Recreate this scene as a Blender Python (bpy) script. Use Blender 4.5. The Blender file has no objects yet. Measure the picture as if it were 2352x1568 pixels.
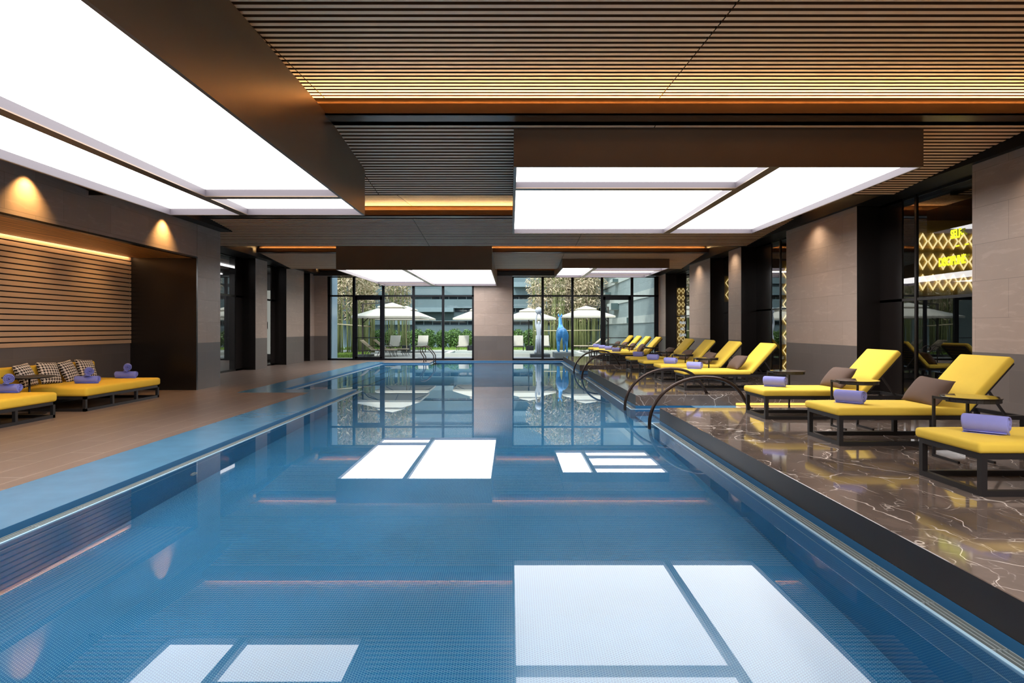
import bpy, bmesh, math, random
from mathutils import Vector, Matrix, Quaternion
random.seed(7)
PI = math.pi
EYE = 1.467
F = 1400.0
VX, VY = 1173.0, 754.0
sc = bpy.context.scene
COL = sc.collection

# ------------------------------------------------------------------ materials
class NT:
    def __init__(s, name):
        s.m = bpy.data.materials.new(name); s.m.use_nodes = True
        s.t = s.m.node_tree; s.t.nodes.clear()
        s.out = s.t.nodes.new('ShaderNodeOutputMaterial')
    def n(s, typ, ins=None, **kw):
        x = s.t.nodes.new(typ)
        for k, v in kw.items(): setattr(x, k, v)
        if ins:
            for k, v in ins.items(): s.set(x, k, v)
        return x
    def set(s, node, k, v):
        if isinstance(v, tuple) and len(v) == 2 and hasattr(v[0], 'outputs'):
            s.t.links.new(v[0].outputs[v[1]], node.inputs[k])
        elif hasattr(v, 'outputs'):
            s.t.links.new(v.outputs[0], node.inputs[k])
        else:
            if isinstance(v, tuple) and len(v) == 3 and node.inputs[k].type == 'RGBA': v = v + (1,)
            node.inputs[k].default_value = v
    def math(s, op, a, b=0.0, c=0.0):
        x = s.n('ShaderNodeMath', operation=op)
        for i, v in enumerate((a, b, c)): s.set(x, i, v)
        return x
    def vm(s, op, a, b=(0, 0, 0)):
        x = s.n('ShaderNodeVectorMath', operation=op)
        s.set(x, 0, a); s.set(x, 1, b)
        return x
    def mix(s, fac, a, b):
        x = s.n('ShaderNodeMix', data_type='RGBA')
        s.set(x, 0, fac); s.set(x, 6, a); s.set(x, 7, b)
        return (x, 2)
    def coord(s, axes='xyz'):
        c = s.n('ShaderNodeTexCoord')
        if axes == 'xyz': return (c, 3)
        sp = s.n('ShaderNodeSeparateXYZ', {0: (c, 3)})
        cb = s.n('ShaderNodeCombineXYZ')
        for i, a in enumerate(axes): s.set(cb, i, (sp, 'xyz'.index(a)))
        return (cb, 0)
    def noise(s, v, scale, detail=3, rough=.5, dist=0):
        return s.n('ShaderNodeTexNoise', {'Vector': v, 'Scale': scale, 'Detail': detail, 'Roughness': rough, 'Distortion': dist})
    def ramp(s, fac, lo, hi):
        x = s.n('ShaderNodeMapRange'); x.clamp = True
        s.set(x, 0, fac); s.set(x, 1, lo); s.set(x, 2, hi)
        return x
    def scalev(s, v, xyz):
        return (s.vm('MULTIPLY', v, xyz), 0)
    def bsdf(s, col=(.5, .5, .5), rough=.5, metal=0.0, spec=.5, **kw):
        p = s.n('ShaderNodeBsdfPrincipled')
        s.set(p, 'Base Color', col); s.set(p, 'Roughness', rough); s.set(p, 'Metallic', metal); s.set(p, 'Specular IOR Level', spec)
        for k, v in kw.items(): s.set(p, k, v)
        s.t.links.new(p.outputs[0], s.out.inputs[0])
        s.p = p
        return p
    def bump(s, h, strength=.2, dist=.01):
        b = s.n('ShaderNodeBump', {'Height': h, 'Strength': strength, 'Distance': dist})
        s.t.links.new(b.outputs[0], s.p.inputs['Normal'])

def plain(name, col, rough=.5, metal=0.0, spec=.5, var=0.0, scale=8, bump=0.0, **kw):
    t = NT(name)
    c = col
    if var or bump:
        nz = t.noise(t.coord(), scale, 4)
    if var:
        c = t.mix((nz, 0), tuple(x * (1 - var) for x in col), tuple(min(1, x * (1 + var)) for x in col))
    t.bsdf(c, rough, metal, spec, **kw)
    if bump: t.bump((nz, 0), bump, .004)
    return t.m

def emit(name, col, strength):
    t = NT(name)
    e = t.n('ShaderNodeEmission', {0: col, 1: strength})
    t.t.links.new(e.outputs[0], t.out.inputs[0])
    return t.m

def tilemat(name, axes, w, h, c1, c2, mortar, msize=.003, rough=.4, offset=.5, spec=.5, nscale=1.5, streak=None, grad=.25):
    t = NT(name)
    v = t.coord(axes)
    b = t.n('ShaderNodeTexBrick', {'Vector': v, 'Color1': c1, 'Color2': c2, 'Mortar': mortar, 'Scale': 1.0, 'Mortar Size': msize,
                                   'Mortar Smooth': .1, 'Bias': 0.0, 'Brick Width': w, 'Row Height': h}, offset=offset)
    nz = t.noise(t.coord(), nscale, 6, .65, .6)
    f = t.ramp((nz, 0), .3, .7)
    c = t.mix((t.math('MULTIPLY', f, grad), 0), (b, 0), tuple(x * .55 for x in c1))
    if streak:
        s = t.noise(t.scalev(t.coord(axes), (.8, 4.0, .8)), 2.0, 7, .7, 1.5)
        c = t.mix((t.math('MULTIPLY', t.ramp((s, 0), .54, .62), streak), 0), c, tuple(min(1, x * 1.7) for x in c1))
    t.bsdf(c, rough, 0, spec)
    t.bump((t.math('SUBTRACT', 1.0, (b, 1)), 0), .25, .004)
    return t.m

def hexmat(name, axes, size, tile, grout, rough=.15, edge=.448):
    t = NT(name)
    v = t.coord(axes)
    p = t.vm('MULTIPLY', v, (1 / size, 1 / size, 0))
    p = t.vm('ADD', p, (3000, 1000 * 1.7320508 * 2, 0))
    r = (1, 1.7320508, 1); h = (.5, .8660254, 0)
    a = t.vm('SUBTRACT', t.vm('MODULO', p, r), h)
    b = t.vm('SUBTRACT', t.vm('MODULO', t.vm('SUBTRACT', p, h), r), h)
    la = (t.vm('DOT_PRODUCT', a, a), 1); lb = (t.vm('DOT_PRODUCT', b, b), 1)
    # vector math outputs: 0 = vector, 1 = value
    sel = t.n('ShaderNodeMix', data_type='VECTOR')
    t.set(sel, 0, t.math('GREATER_THAN', la, lb)); t.set(sel, 4, a); t.set(sel, 5, b)
    ab = t.vm('ABSOLUTE', (sel, 1))
    d1 = (t.n('ShaderNodeSeparateXYZ', {0: ab}), 0)
    d2 = (t.vm('DOT_PRODUCT', ab, (.5, .8660254, 0)), 1)
    d = t.math('MAXIMUM', d1, d2)
    g = t.ramp(d, edge, edge + .03)
    nz = t.noise(t.coord(), 1.1, 3)
    tc = t.mix((t.ramp((nz, 0), .35, .65), 0), tile, tuple(x * 1.25 for x in tile))
    t.bsdf(t.mix(g, tc, grout), rough)
    return t.m

MT = {}
def build_materials():
    m = MT
    stone1, stone2 = (.36, .27, .218), (.32, .24, .193)
    m['stone_x'] = tilemat('stone_cladding_x', 'yzx', 1.2, .54, stone1, stone2, (.17, .13, .105), .003, .45, streak=.15)
    m['stone_y'] = tilemat('stone_cladding_y', 'xzy', 1.2, .54, stone1, stone2, (.17, .13, .105), .003, .45, streak=.15)
    d1, d2 = (.125, .103, .092), (.112, .092, .082)
    m['dark_x'] = tilemat('dark_tile_x', 'yzx', .6, .45, d1, d2, (.15, .12, .10), .0025, .4, grad=.12)
    m['dark_y'] = tilemat('dark_tile_y', 'xzy', .6, .45, d1, d2, (.15, .12, .10), .0025, .4, grad=.12)
    m['floor'] = tilemat('brown_floor_tile', 'yxz', 1.2, .4, (.205, .15, .12), (.185, .135, .108), (.52, .43, .36), .0036, .36, offset=.37, streak=.12)
    m['blue_coping'] = plain('blue_glazed_coping', (.085, .215, .34), .22, var=.18, scale=3)
    m['blue_face'] = plain('blue_coping_edge', (.02, .12, .27), .25)
    m['pool_floor'] = hexmat('hexagon_mosaic_floor', 'yxz', .0193, (.014, .14, .31), (.29, .65, .75))
    m['pool_wall_x'] = hexmat('hexagon_mosaic_wall_x', 'yzx', .0193, (.016, .14, .31), (.20, .48, .58))
    m['pool_wall_y'] = hexmat('hexagon_mosaic_wall_y', 'xzy', .0193, (.016, .14, .31), (.20, .48, .58))
    m['grate'] = plain('pale_overflow_grate', (.24, .28, .28), .6, 0, .2)
    m['trough'] = plain('dark_trough', (.01, .015, .015), .6)
    m['lip'] = plain('pale_lip_tile', (.33, .50, .62), .25)
    # marble
    t = NT('brown_marble')
    co = t.coord()
    base = t.noise(co, 1.6, 8, .6, .8)
    c = t.mix((t.ramp((base, 0), .3, .72), 0), (.085, .063, .052), (.185, .138, .112))
    wob = t.noise(co, 2.0, 3, .5)
    wv = t.vm('ADD', co, t.vm('SCALE', t.vm('SUBTRACT', (wob, 1), (.5, .5, .5))))
    wv.inputs[0].default_value = (0, 0, 0)
    # distortion vector, scaled
    sc1 = t.vm('SCALE', t.vm('SUBTRACT', (wob, 1), (.5, .5, .5))); sc1.inputs[3].default_value = .42
    dv = t.vm('ADD', co, sc1)
    for scl, wid, lo, hi, amt in ((.9, .0055, .44, .54, 1.0), (2.1, .0040, .45, .58, .9), (4.4, .0028, .47, .62, .55)):
        vo = t.n('ShaderNodeTexVoronoi', {'Vector': t.vm('MULTIPLY', dv, (1.0, .55, 1.0)), 'Scale': scl}, feature='DISTANCE_TO_EDGE')
        line = t.math('SUBTRACT', 1.0, t.ramp((vo, 0), 0.0, wid * scl))
        brk = t.ramp((t.noise(co, 1.3 * scl + .7, 3), 0), lo, hi)
        k = t.math('MULTIPLY', t.math('MULTIPLY', line, brk), amt)
        c = t.mix((k, 0), c, (.85, .76, .68))
    t.bsdf(c, .06, 0, .5)
    m['marble'] = t.m
    m['marble_side'] = plain('honed_brown_marble_edge', (.034, .026, .022), .35, 0, .3, var=.25, scale=3)
    m['bronze'] = plain('dark_bronze_metal', (.13, .08, .045), .30, .75, var=.15, scale=2)
    m['bronze_box'] = plain('bronze_light_box_metal', (.20, .14, .095), .32, .55, var=.1, scale=2)
    m['inner_metal'] = plain('light_box_reveal_metal', (.10, .085, .10), .5, .0)
    m['black'] = plain('black_powder_coat', (.006, .005, .005), .5, 0, .2)
    m['black_panel'] = plain('black_metal_panel', (.012, .009, .008), .25, .2)
    m['frame_black'] = plain('black_window_frame', (.004, .005, .008), .45, 0, .2)
    m['slat'] = plain('tan_wood_slat', (.92, .59, .36), .5, var=.08, scale=3)
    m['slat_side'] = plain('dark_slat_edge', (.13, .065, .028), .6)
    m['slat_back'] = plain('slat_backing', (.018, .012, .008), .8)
    m['wallslat'] = plain('tan_wall_slat', (.56, .36, .21), .5, var=.08, scale=2)
    t = NT('veneer_ceiling')
    w = t.n('ShaderNodeTexWave', {'Vector': t.scalev(t.coord(), (2.2, .35, 1)), 'Scale': 1.2, 'Distortion': 9.0, 'Detail': 4.0, 'Detail Scale': .8})
    t.bsdf(t.mix((w, 0), (.20, .075, .014), (.62, .30, .08)), .4)
    m['veneer'] = t.m
    m['panel'] = emit('glowing_stretch_ceiling', (1.0, .975, .97), 4.3)
    m['led'] = emit('warm_led_strip', (1.0, .60, .23), 76.0)
    m['led_y'] = emit('amber_led_strip', (1.0, .56, .07), 2.2)
    m['led_niche'] = emit('warm_niche_led', (1.0, .68, .36), 22.0)
    m['diamond'] = emit('golden_lit_outline', (1.0, .82, .38), 1.9)
    m['neon'] = emit('yellow_neon_letters', (.85, .90, .04), .85)
    m['whiteneon'] = emit('white_lit_letters', (.85, .95, 1.0), 1.6)
    m['brass'] = plain('brass_panel', (.78, .52, .13), .5, 0.0)
    # fabrics
    def fabric(name, col, sheen=.0, scale=260, var=.10):
        t = NT(name)
        nz = t.noise(t.coord(), scale, 2)
        big = t.noise(t.coord(), 6, 3)
        c = t.mix((big, 0), tuple(x * (1 - var) for x in col), tuple(min(1, x * (1 + var)) for x in col))
        t.bsdf(c, .85, 0, .2)
        t.bump((nz, 0), .25, .002)
        return t.m
    m['yellow'] = fabric('yellow_canvas', (.80, .56, .075), var=.05)
    m['yellow2'] = fabric('mustard_canvas', (.78, .50, .05), var=.05)
    m['towel'] = fabric('lavender_terry', (.25, .26, .60), scale=160, var=.14)
    m['towel2'] = fabric('periwinkle_terry', (.19, .23, .70), scale=160, var=.12)
    m['pillow'] = fabric('taupe_cushion', (.125, .083, .066), var=.08)
    m['beige'] = fabric('beige_sling', (.55, .45, .34))
    m['cream'] = fabric('cream_sling', (.46, .43, .38))
    m['canvas'] = plain('cream_parasol_canvas', (.60, .555, .475), .8)
    # houndstooth
    t = NT('houndstooth_weave')
    sp = t.n('ShaderNodeSeparateXYZ', {0: t.vm('ADD', t.vm('MULTIPLY', t.coord(), (150, 150, 0)), (800, 800, 0))})
    u = t.math('FLOOR', (sp, 0)); v = t.math('FLOOR', (sp, 1))
    wu = t.math('LESS_THAN', t.math('MODULO', u, 8.0), 4.0)
    wv_ = t.math('LESS_THAN', t.math('MODULO', v, 8.0), 4.0)
    top = t.math('LESS_THAN', t.math('MODULO', t.math('ADD', u, v), 4.0), 2.0)
    k = t.math('ADD', t.math('MULTIPLY', top, wu), t.math('MULTIPLY', t.math('SUBTRACT', 1.0, top), wv_))
    t.bsdf(t.mix(k, (.78, .70, .62), (.016, .011, .010)), .85, 0, .2)
    m['hound'] = t.m
    m['alu'] = plain('black_aluminium_frame', (.018, .016, .017), .42, .1)
    m['rail'] = plain('bronze_handrail', (.045, .030, .024), .28, .7)
    m['smoke'] = plain('smoked_bronze_top', (.035, .026, .02), .06, .4)
    # glass: thin pane, see-through with fresnel reflection
    def pane(name, tint, extra=1.0):
        t = NT(name)
        fr = t.n('ShaderNodeFresnel', {0: 1.52})
        f2 = t.math('MULTIPLY', t.math('MINIMUM', t.math('MULTIPLY', (fr, 0), extra), 1.0), t.math('SUBTRACT', 1.0, (t.n('ShaderNodeNewGeometry'), 6)))
        tr = t.n('ShaderNodeBsdfTransparent', {0: tint})
        gl = t.n('ShaderNodeBsdfGlossy', {0: (1, 1, 1), 'Roughness': 0.0})
        mx = t.n('ShaderNodeMixShader')
        t.set(mx, 0, f2); t.t.links.new(tr.outputs[0], mx.inputs[1]); t.t.links.new(gl.outputs[0], mx.inputs[2])
        t.t.links.new(mx.outputs[0], t.out.inputs[0])
        return t.m
    m['glass'] = pane('clear_glass', (.93, .96, .95), .25)
    m['darkglass'] = pane('smoked_glass', (.62, .62, .62), 1.9)
    t = NT('pool_water')
    nz = t.noise(t.coord(), 1.4, 2)
    t.bsdf((.90, .97, 1.0), 0.0, 0, .5, IOR=1.333, **{'Transmission Weight': 1.0})
    t.bump((nz, 0), .008, .01)
    m['water'] = t.m
    m['basin_water'] = plain('basin_water', (.10, .16, .17), .08)
    # outdoors
    m['paving'] = tilemat('pale_terrace_paving', 'xyz', .9, .9, (.50, .48, .47), (.46, .45, .44), (.34, .33, .32), .004, .6, offset=0)
    m['pebble'] = plain('grey_gravel', (.22, .22, .25), .9, var=.6, scale=14)
    m['paleface'] = plain('pale_stone_kerb', (.55, .56, .52), .7, var=.1)
    m['band'] = tilemat('blue_grey_slate', 'xzy', 1.4, .95, (.13, .185, .205), (.12, .17, .19), (.09, .13, .145), .006, .5, grad=.2, streak=.1)
    m['band_x'] = tilemat('blue_grey_slate_side', 'yzx', 1.4, .95, (.25, .30, .30), (.22, .27, .27), (.15, .18, .18), .006, .6, grad=.3, streak=.2)
    m['ledge'] = plain('pale_blue_ledge', (.20, .27, .30), .5, var=.12)
    m['ledge_pale'] = plain('pale_mossy_ledge', (.40, .43, .40), .7, var=.25, scale=2)
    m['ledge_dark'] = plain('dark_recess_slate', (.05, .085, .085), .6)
    m['strip_glass'] = plain('strip_window_glass', (.03, .05, .07), .04, 0, 1.0)
    m['column_blue'] = plain('pale_blue_panel', (.30, .40, .50), .3, var=.1, scale=2)
    t = NT('bamboo_leaf')
    oi = t.n('ShaderNodeTexCoord')
    nz = t.noise((oi, 3), 1.3, 4)
    t.bsdf(t.mix((t.ramp((nz, 0), .30, .52), 0), (.22, .19, .10), (.62, .49, .33)), .7)
    m['bleaf'] = t.m
    m['bstem'] = plain('bamboo_stem', (.24, .26, .10), .5, var=.4, scale=3)
    m['bpole'] = plain('dry_bamboo_pole', (.50, .42, .27), .6)
    m['hleaf'] = plain('hedge_leaf', (.13, .235, .065), .5, var=.6, scale=9)
    m['hstem'] = plain('hedge_core', (.03, .05, .02), .9)
    m['grass'] = plain('lawn_grass', (.20, .31, .06), .9, var=.4, scale=6)
    m['statue'] = plain('white_glazed_sculpture', (.56, .60, .68), .15)
    m['horse'] = plain('blue_glazed_sculpture', (.06, .30, .68), .18)
    m['plinth'] = plain('dark_grey_plinth', (.06, .07, .08), .5)
    m['plinth2'] = plain('grey_plinth', (.17, .19, .20), .5)
    m['steel'] = plain('grey_brown_post', (.07, .06, .055), .4, .4)
    m['gymwall'] = plain('gym_wall_grey', (.18, .18, .185), .5)
    m['gymdark'] = plain('gym_ceiling_dark', (.03, .025, .022), .4)
    m['gymfloor'] = plain('gym_floor_dark', (.06, .058, .055), .3)
    m['daylit'] = emit('daylit_frosted_window', (.92, .95, .86), .75)
    m['chrome'] = plain('polished_steel', (.55, .55, .55), .2, 1.0)
build_materials()

# ------------------------------------------------------------------ mesh helpers
class MB:
    """collects shapes into one mesh"""
    def __init__(s): s.bm = bmesh.new(); s.mi = 0
    def box(s, x0, x1, y0, y1, z0, z1, mi=None, bevel=0, seg=2):
        b = bmesh.new()
        vs = [b.verts.new((x, y, z)) for x in (x0, x1) for y in (y0, y1) for z in (z0, z1)]
        for f in ((0, 1, 3, 2), (4, 6, 7, 5), (0, 4, 5, 1), (2, 3, 7, 6), (0, 2, 6, 4), (1, 5, 7, 3)):
            b.faces.new([vs[i] for i in f])
        b.normal_update()
        if bevel:
            bmesh.ops.bevel(b, geom=list(b.edges), offset=bevel, segments=seg, profile=.5, affect='EDGES')
        s.merge(b, mi)
        return s
    def merge(s, b, mi=None, mat=None):
        if mat is not None: bmesh.ops.transform(b, matrix=mat, verts=b.verts)
        if mi is not None:
            for f in b.faces: f.material_index = mi
        me = bpy.data.meshes.new('tmp'); b.to_mesh(me); b.free()
        s.bm.from_mesh(me); bpy.data.meshes.remove(me)
        return s
    def quad(s, pts, mi=0):
        f = s.bm.faces.new([s.bm.verts.new(p) for p in pts]); f.material_index = mi
        return s
    def tube(s, pts, r, n=8, mi=0, cap=True, closed=False):
        pts = [Vector(p) for p in pts]
        rings = []
        up = None
        L = len(pts)
        for i, p in enumerate(pts):
            if closed: d = pts[(i + 1) % L] - pts[i - 1]
            elif i == 0: d = pts[1] - p
            elif i == L - 1: d = p - pts[i - 1]
            else: d = (pts[i + 1] - p).normalized() + (p - pts[i - 1]).normalized()
            d.normalize()
            if up is None:
                up = Vector((0, 0, 1)) if abs(d.z) < .9 else Vector((0, 1, 0))
            u = d.cross(up).normalized(); w = u.cross(d).normalized(); up = w
            rr = r[i] if isinstance(r, (list, tuple)) else r
            rings.append([s.bm.verts.new(p + (u * math.cos(a) + w * math.sin(a)) * rr) for a in [2 * PI * k / n for k in range(n)]])
        m = L if closed else L - 1
        for i in range(m):
            A, B = rings[i], rings[(i + 1) % L]
            for k in range(n):
                f = s.bm.faces.new((A[k], A[(k + 1) % n], B[(k + 1) % n], B[k])); f.material_index = mi; f.smooth = True
        if cap and not closed:
            for A in (rings[0], rings[-1]):
                try: s.bm.faces.new(A).material_index = mi
                except ValueError: pass
        return s
    def bar(s, a, b, w, h=None, mi=0):
        """square bar between two points"""
        a, b = Vector(a), Vector(b); h = h or w
        d = (b - a); L = d.length; d.normalize()
        up = Vector((0, 0, 1)) if abs(d.z) < .95 else Vector((1, 0, 0))
        u = d.cross(up).normalized(); v = u.cross(d).normalized()
        vs = []
        for t in (0, L):
            for i, j in ((-1, -1), (1, -1), (1, 1), (-1, 1)):
                vs.append(s.bm.verts.new(a + d * t + u * (i * w / 2) + v * (j * h / 2)))
        for f in ((0, 3, 2, 1), (4, 5, 6, 7), (0, 1, 5, 4), (1, 2, 6, 5), (2, 3, 7, 6), (3, 0, 4, 7)):
            s.bm.faces.new([vs[i] for i in f]).material_index = mi
        return s
    def cyl(s, c, r, z0, z1, n=32, mi=0, r2=None):
        r2 = r if r2 is None else r2
        A = [s.bm.verts.new((c[0] + r * math.cos(2 * PI * k / n), c[1] + r * math.sin(2 * PI * k / n), z0)) for k in range(n)]
        B = [s.bm.verts.new((c[0] + r2 * math.cos(2 * PI * k / n), c[1] + r2 * math.sin(2 * PI * k / n), z1)) for k in range(n)]
        for k in range(n):
            f = s.bm.faces.new((A[k], A[(k + 1) % n], B[(k + 1) % n], B[k])); f.material_index = mi; f.smooth = n > 12
        s.bm.faces.new(list(reversed(A))).material_index = mi
        s.bm.faces.new(B).material_index = mi
        return s
    def mesh(s, name, mats, smooth=False, fix=True):
        if fix: bmesh.ops.recalc_face_normals(s.bm, faces=s.bm.faces)
        me = bpy.data.meshes.new(name); s.bm.to_mesh(me); s.bm.free()
        for m in (mats if isinstance(mats, (list, tuple)) else [mats]): me.materials.append(MT[m])
        if smooth:
            for p in me.polygons: p.use_smooth = True
        return me
    def obj(s, name, mats, parent=None, smooth=False, loc=None, fix=True):
        o = bpy.data.objects.new(name, s.mesh(name, mats, smooth, fix)); COL.objects.link(o)
        if parent: o.parent = parent
        if loc: o.location = loc
        return o

def tag(o, label, cat, group=None, kind=None):
    o['label'] = label; o['category'] = cat
    if group: o['group'] = group
    if kind: o['kind'] = kind
    return o
def thing(name, label, cat, loc=(0, 0, 0), rz=0.0, group=None):
    o = bpy.data.objects.new(name, None); COL.objects.link(o)
    o.location = loc; o.rotation_euler = (0, 0, rz); o.empty_display_size = .1
    return tag(o, label, cat, group)
def struct(o, label=None, cat=None):
    o['kind'] = 'structure'
    if label: o['label'] = label
    if cat: o['category'] = cat
    return o
def SB(name, mats, boxes, label=None, cat=None):
    mb = MB()
    for b in boxes: mb.box(*b)
    return struct(mb.obj(name, mats), label, cat)
def children(o): return list(o.children)
def copy_tree(o, parent=None):
    c = o.copy(); COL.objects.link(c)
    if parent: c.parent = parent
    for ch in children(o): copy_tree(ch, c)
    return c

# ------------------------------------------------------------------ the setting: floor, pool
XA, XB = -3.72, -4.605          # near left coping edges
XR = 2.374                      # right pool edge / platform face
YN, YE, YW = 0.9, 27.75, 28.10  # near pool end, far pool end, window wall
def floor_all():
    SB('floor', ['floor'], [
        (-9.6, XB, -3, 13.95, -.15, 0), (-9.6, -6.27, 13.95, YW, -.15, 0),
        (-6.27, -5.5, 26.77, YW, -.15, 0), (-5.5, -3.47, 26.0, YW, -.15, 0), (-3.47, XR, YE, YW, -.15, 0),
        (XB, XR, -3, YN, -.15, 0), (XR, 7.31, 27.6, YW, -.15, 0),
        (4.27, 7.31, 9.71, 11.58, -.15, 0), (4.27, 7.31, 18.75, 21.0, -.15, 0)],
        'brown stone tile deck along the left side of the pool', 'floor')
    SB('blue_coping', ['blue_coping'], [
        (XB, XA, YN, 14.71, -.12, 0.001), (-6.27, XB, 13.95, 14.71, -.12, 0.001), (-6.27, -5.5, 14.71, 26.77, -.12, 0.001),
        (3.42, 4.27, 9.71, 11.58, -.12, 0.001), (3.42, 4.27, 18.75, 21.0, -.12, 0.001)],
        'wide blue glazed coping strip along the left pool edge', 'coping')
floor_all()

# pool outline (coping edge), counter-clockwise seen from above
POOL = [(XA, YN), (XR, YN), (XR, 9.71), (3.42, 9.71), (3.42, 11.58), (XR, 11.58), (XR, 18.75), (3.42, 18.75), (3.42, 21.0), (XR, 21.0),
        (XR, YE), (-3.47, YE), (-3.47, 26.0), (-5.5, 26.0), (-5.5, 14.71), (XA, 14.71)]
def inset(poly, d):
    out = []
    n = len(poly)
    for i in range(n):
        p0, p1, p2 = poly[i - 1], poly[i], poly[(i + 1) % n]
        def nrm(a, b):
            dx, dy = b[0] - a[0], b[1] - a[1]; L = math.hypot(dx, dy)
            return (-dy / L, dx / L)
        a, b = nrm(p0, p1), nrm(p1, p2)
        out.append((p1[0] + (a[0] + b[0]) * d, p1[1] + (a[1] + b[1]) * d))
    return out
ZW = -.055      # water level
DEPTH = 1.05
def ring(mb, polyA, zA, polyB, zB, mi=0, mi_y=None):
    n = len(polyA)
    for i in range(n):
        j = (i + 1) % n
        along_y = abs(polyA[i][0] - polyA[j][0]) < 1e-6
        mb.quad([(polyA[i][0], polyA[i][1], zA), (polyA[j][0], polyA[j][1], zA), (polyB[j][0], polyB[j][1], zB), (polyB[i][0], polyB[i][1], zB)],
                mi if along_y or mi_y is None else mi_y)
def pool():
    P2 = inset(POOL, .003)
    mb = MB(); ring(mb, POOL, .0005, P2, .0005); ring(mb, P2, .0005, P2, -.15)
    struct(mb.obj('coping_edge', ['blue_face'], fix=False), 'dark blue vertical edge of the pool coping', 'coping')
    mb = MB()
    for a, b in ((.004, .011), (.032, .040), (.058, .066), (.086, .094)):
        A, B = inset(POOL, a), inset(POOL, b)
        ring(mb, A, ZW - .004, B, ZW - .004); ring(mb, A, ZW - .03, A, ZW - .004); ring(mb, B, ZW - .004, B, ZW - .03)
    # cross ties
    for i in range(len(POOL)):
        p, q = Vector(POOL[i]), Vector(POOL[(i + 1) % len(POOL)])
        d = (q - p); L = d.length; d.normalize(); nn = Vector((-d.y, d.x))
        k = .5
        while k < L - .2:
            c = p + d * k + nn * .05
            mb.bar((c - nn * .046).to_3d() + Vector((0, 0, ZW - .01)), (c + nn * .046).to_3d() + Vector((0, 0, ZW - .01)), .006, .012)
            k += .5
    struct(mb.obj('overflow_grate', ['grate'], fix=False), 'pale slotted overflow grate running round the pool rim', 'grate')
    mb = MB(); ring(mb, POOL, -.14, inset(POOL, .10), -.14)
    struct(mb.obj('overflow_channel', ['trough'], fix=False), 'dark drain channel under the overflow grate', 'channel')
    mb = MB()
    A, B = inset(POOL, .10), inset(POOL, .122)
    ring(mb, A, -.14, A, ZW + .004); ring(mb, A, ZW + .004, B, ZW + .004); ring(mb, B, ZW + .004, B, ZW - .03)
    struct(mb.obj('pool_lip', ['lip'], fix=False), 'pale tiled lip at the waterline of the pool', 'pool')
    mb = MB()
    W = inset(POOL, .122)
    ring(mb, W, ZW - .03, W, ZW - DEPTH, 0, 1)
    # pale line at mid depth is a row of lighter tile
    L1, L2 = inset(POOL, .125), inset(POOL, .125)
    ring(mb, L1, ZW - .16, L2, ZW - .175, 2)
    struct(mb.obj('pool_wall', ['pool_wall_x', 'pool_wall_y', 'lip'], fix=False), 'blue mosaic side walls of the pool below water', 'pool')
    mb = MB(); mb.quad([(-5.7, YN - .2, ZW - DEPTH), (3.7, YN - .2, ZW - DEPTH), (3.7, YE + .2, ZW - DEPTH), (-5.7, YE + .2, ZW - DEPTH)])
    struct(mb.obj('pool_floor', ['pool_floor'], fix=False), 'blue hexagon mosaic bottom of the pool', 'pool')
    # steps
    mb = MB()
    for (x0, x1, zt) in ((-5.365, -4.95, -.32), (-4.95, -4.5, -.58), (-4.5, -4.05, -.82)):
        mb.box(x0, x1, 14.85, 25.86, ZW - DEPTH, ZW + zt)
    for (y0, y1) in ((9.85, 11.44), (18.89, 20.86)):
        for (x0, x1, zt) in ((2.98, 3.285, -.28), (2.66, 2.98, -.52), (2.34, 2.66, -.76)):
            mb.box(x0, x1, y0, y1, ZW - DEPTH, ZW + zt)
    struct(mb.obj('pool_steps', ['pool_floor']), 'blue mosaic steps under water along the left recess and the platform gaps', 'pool')
    mb = MB()
    f = mb.bm.faces.new([mb.bm.verts.new((x, y, ZW)) for x, y in inset(POOL, .115)])
    o = mb.obj('water', ['water'], fix=False)
    struct(o, 'still clear pool water reflecting the ceiling lights', 'water')
pool()

mb = MB(); mb.cyl((0, 0), .06, 0, .02, 24); o = mb.obj('pool_fitting', ['paleface']); o.location = (XA + .122, 6.9, -.60); o.rotation_euler = (0, PI / 2, 0)
tag(o, 'small white round fitting on the left pool wall under water', 'pool fitting')
# platforms of polished marble
PLAT = [(-3.0, 9.71), (11.58, 18.75), (21.0, 27.6)]
ZP = .204
for i, (a, b) in enumerate(PLAT):
    mb = MB(); mb.box(XR, 7.31, a, b, -.001, ZP, bevel=.004, seg=1)
    for f in mb.bm.faces: f.material_index = 1 if abs(f.normal.x) > .9 else 0
    mb.box(XR + .02, 7.3, a + .02, b - .02, -.5, 0)
    struct(mb.obj('marble_platform', ['marble', 'marble_side'], fix=False), ['near', 'middle', 'far'][i] + ' raised platform of polished brown marble under the yellow loungers', 'platform')
    if i:   # amber strip under the step facing the gap
        SB('trim_%d' % (10 + i), ['led_y'], [(4.28, 6.8, a - .012, a + .0, .012, .05)], 'amber light strip at the foot of the %s marble platform' % ['', 'middle', 'far'][i], 'light strip')

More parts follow.
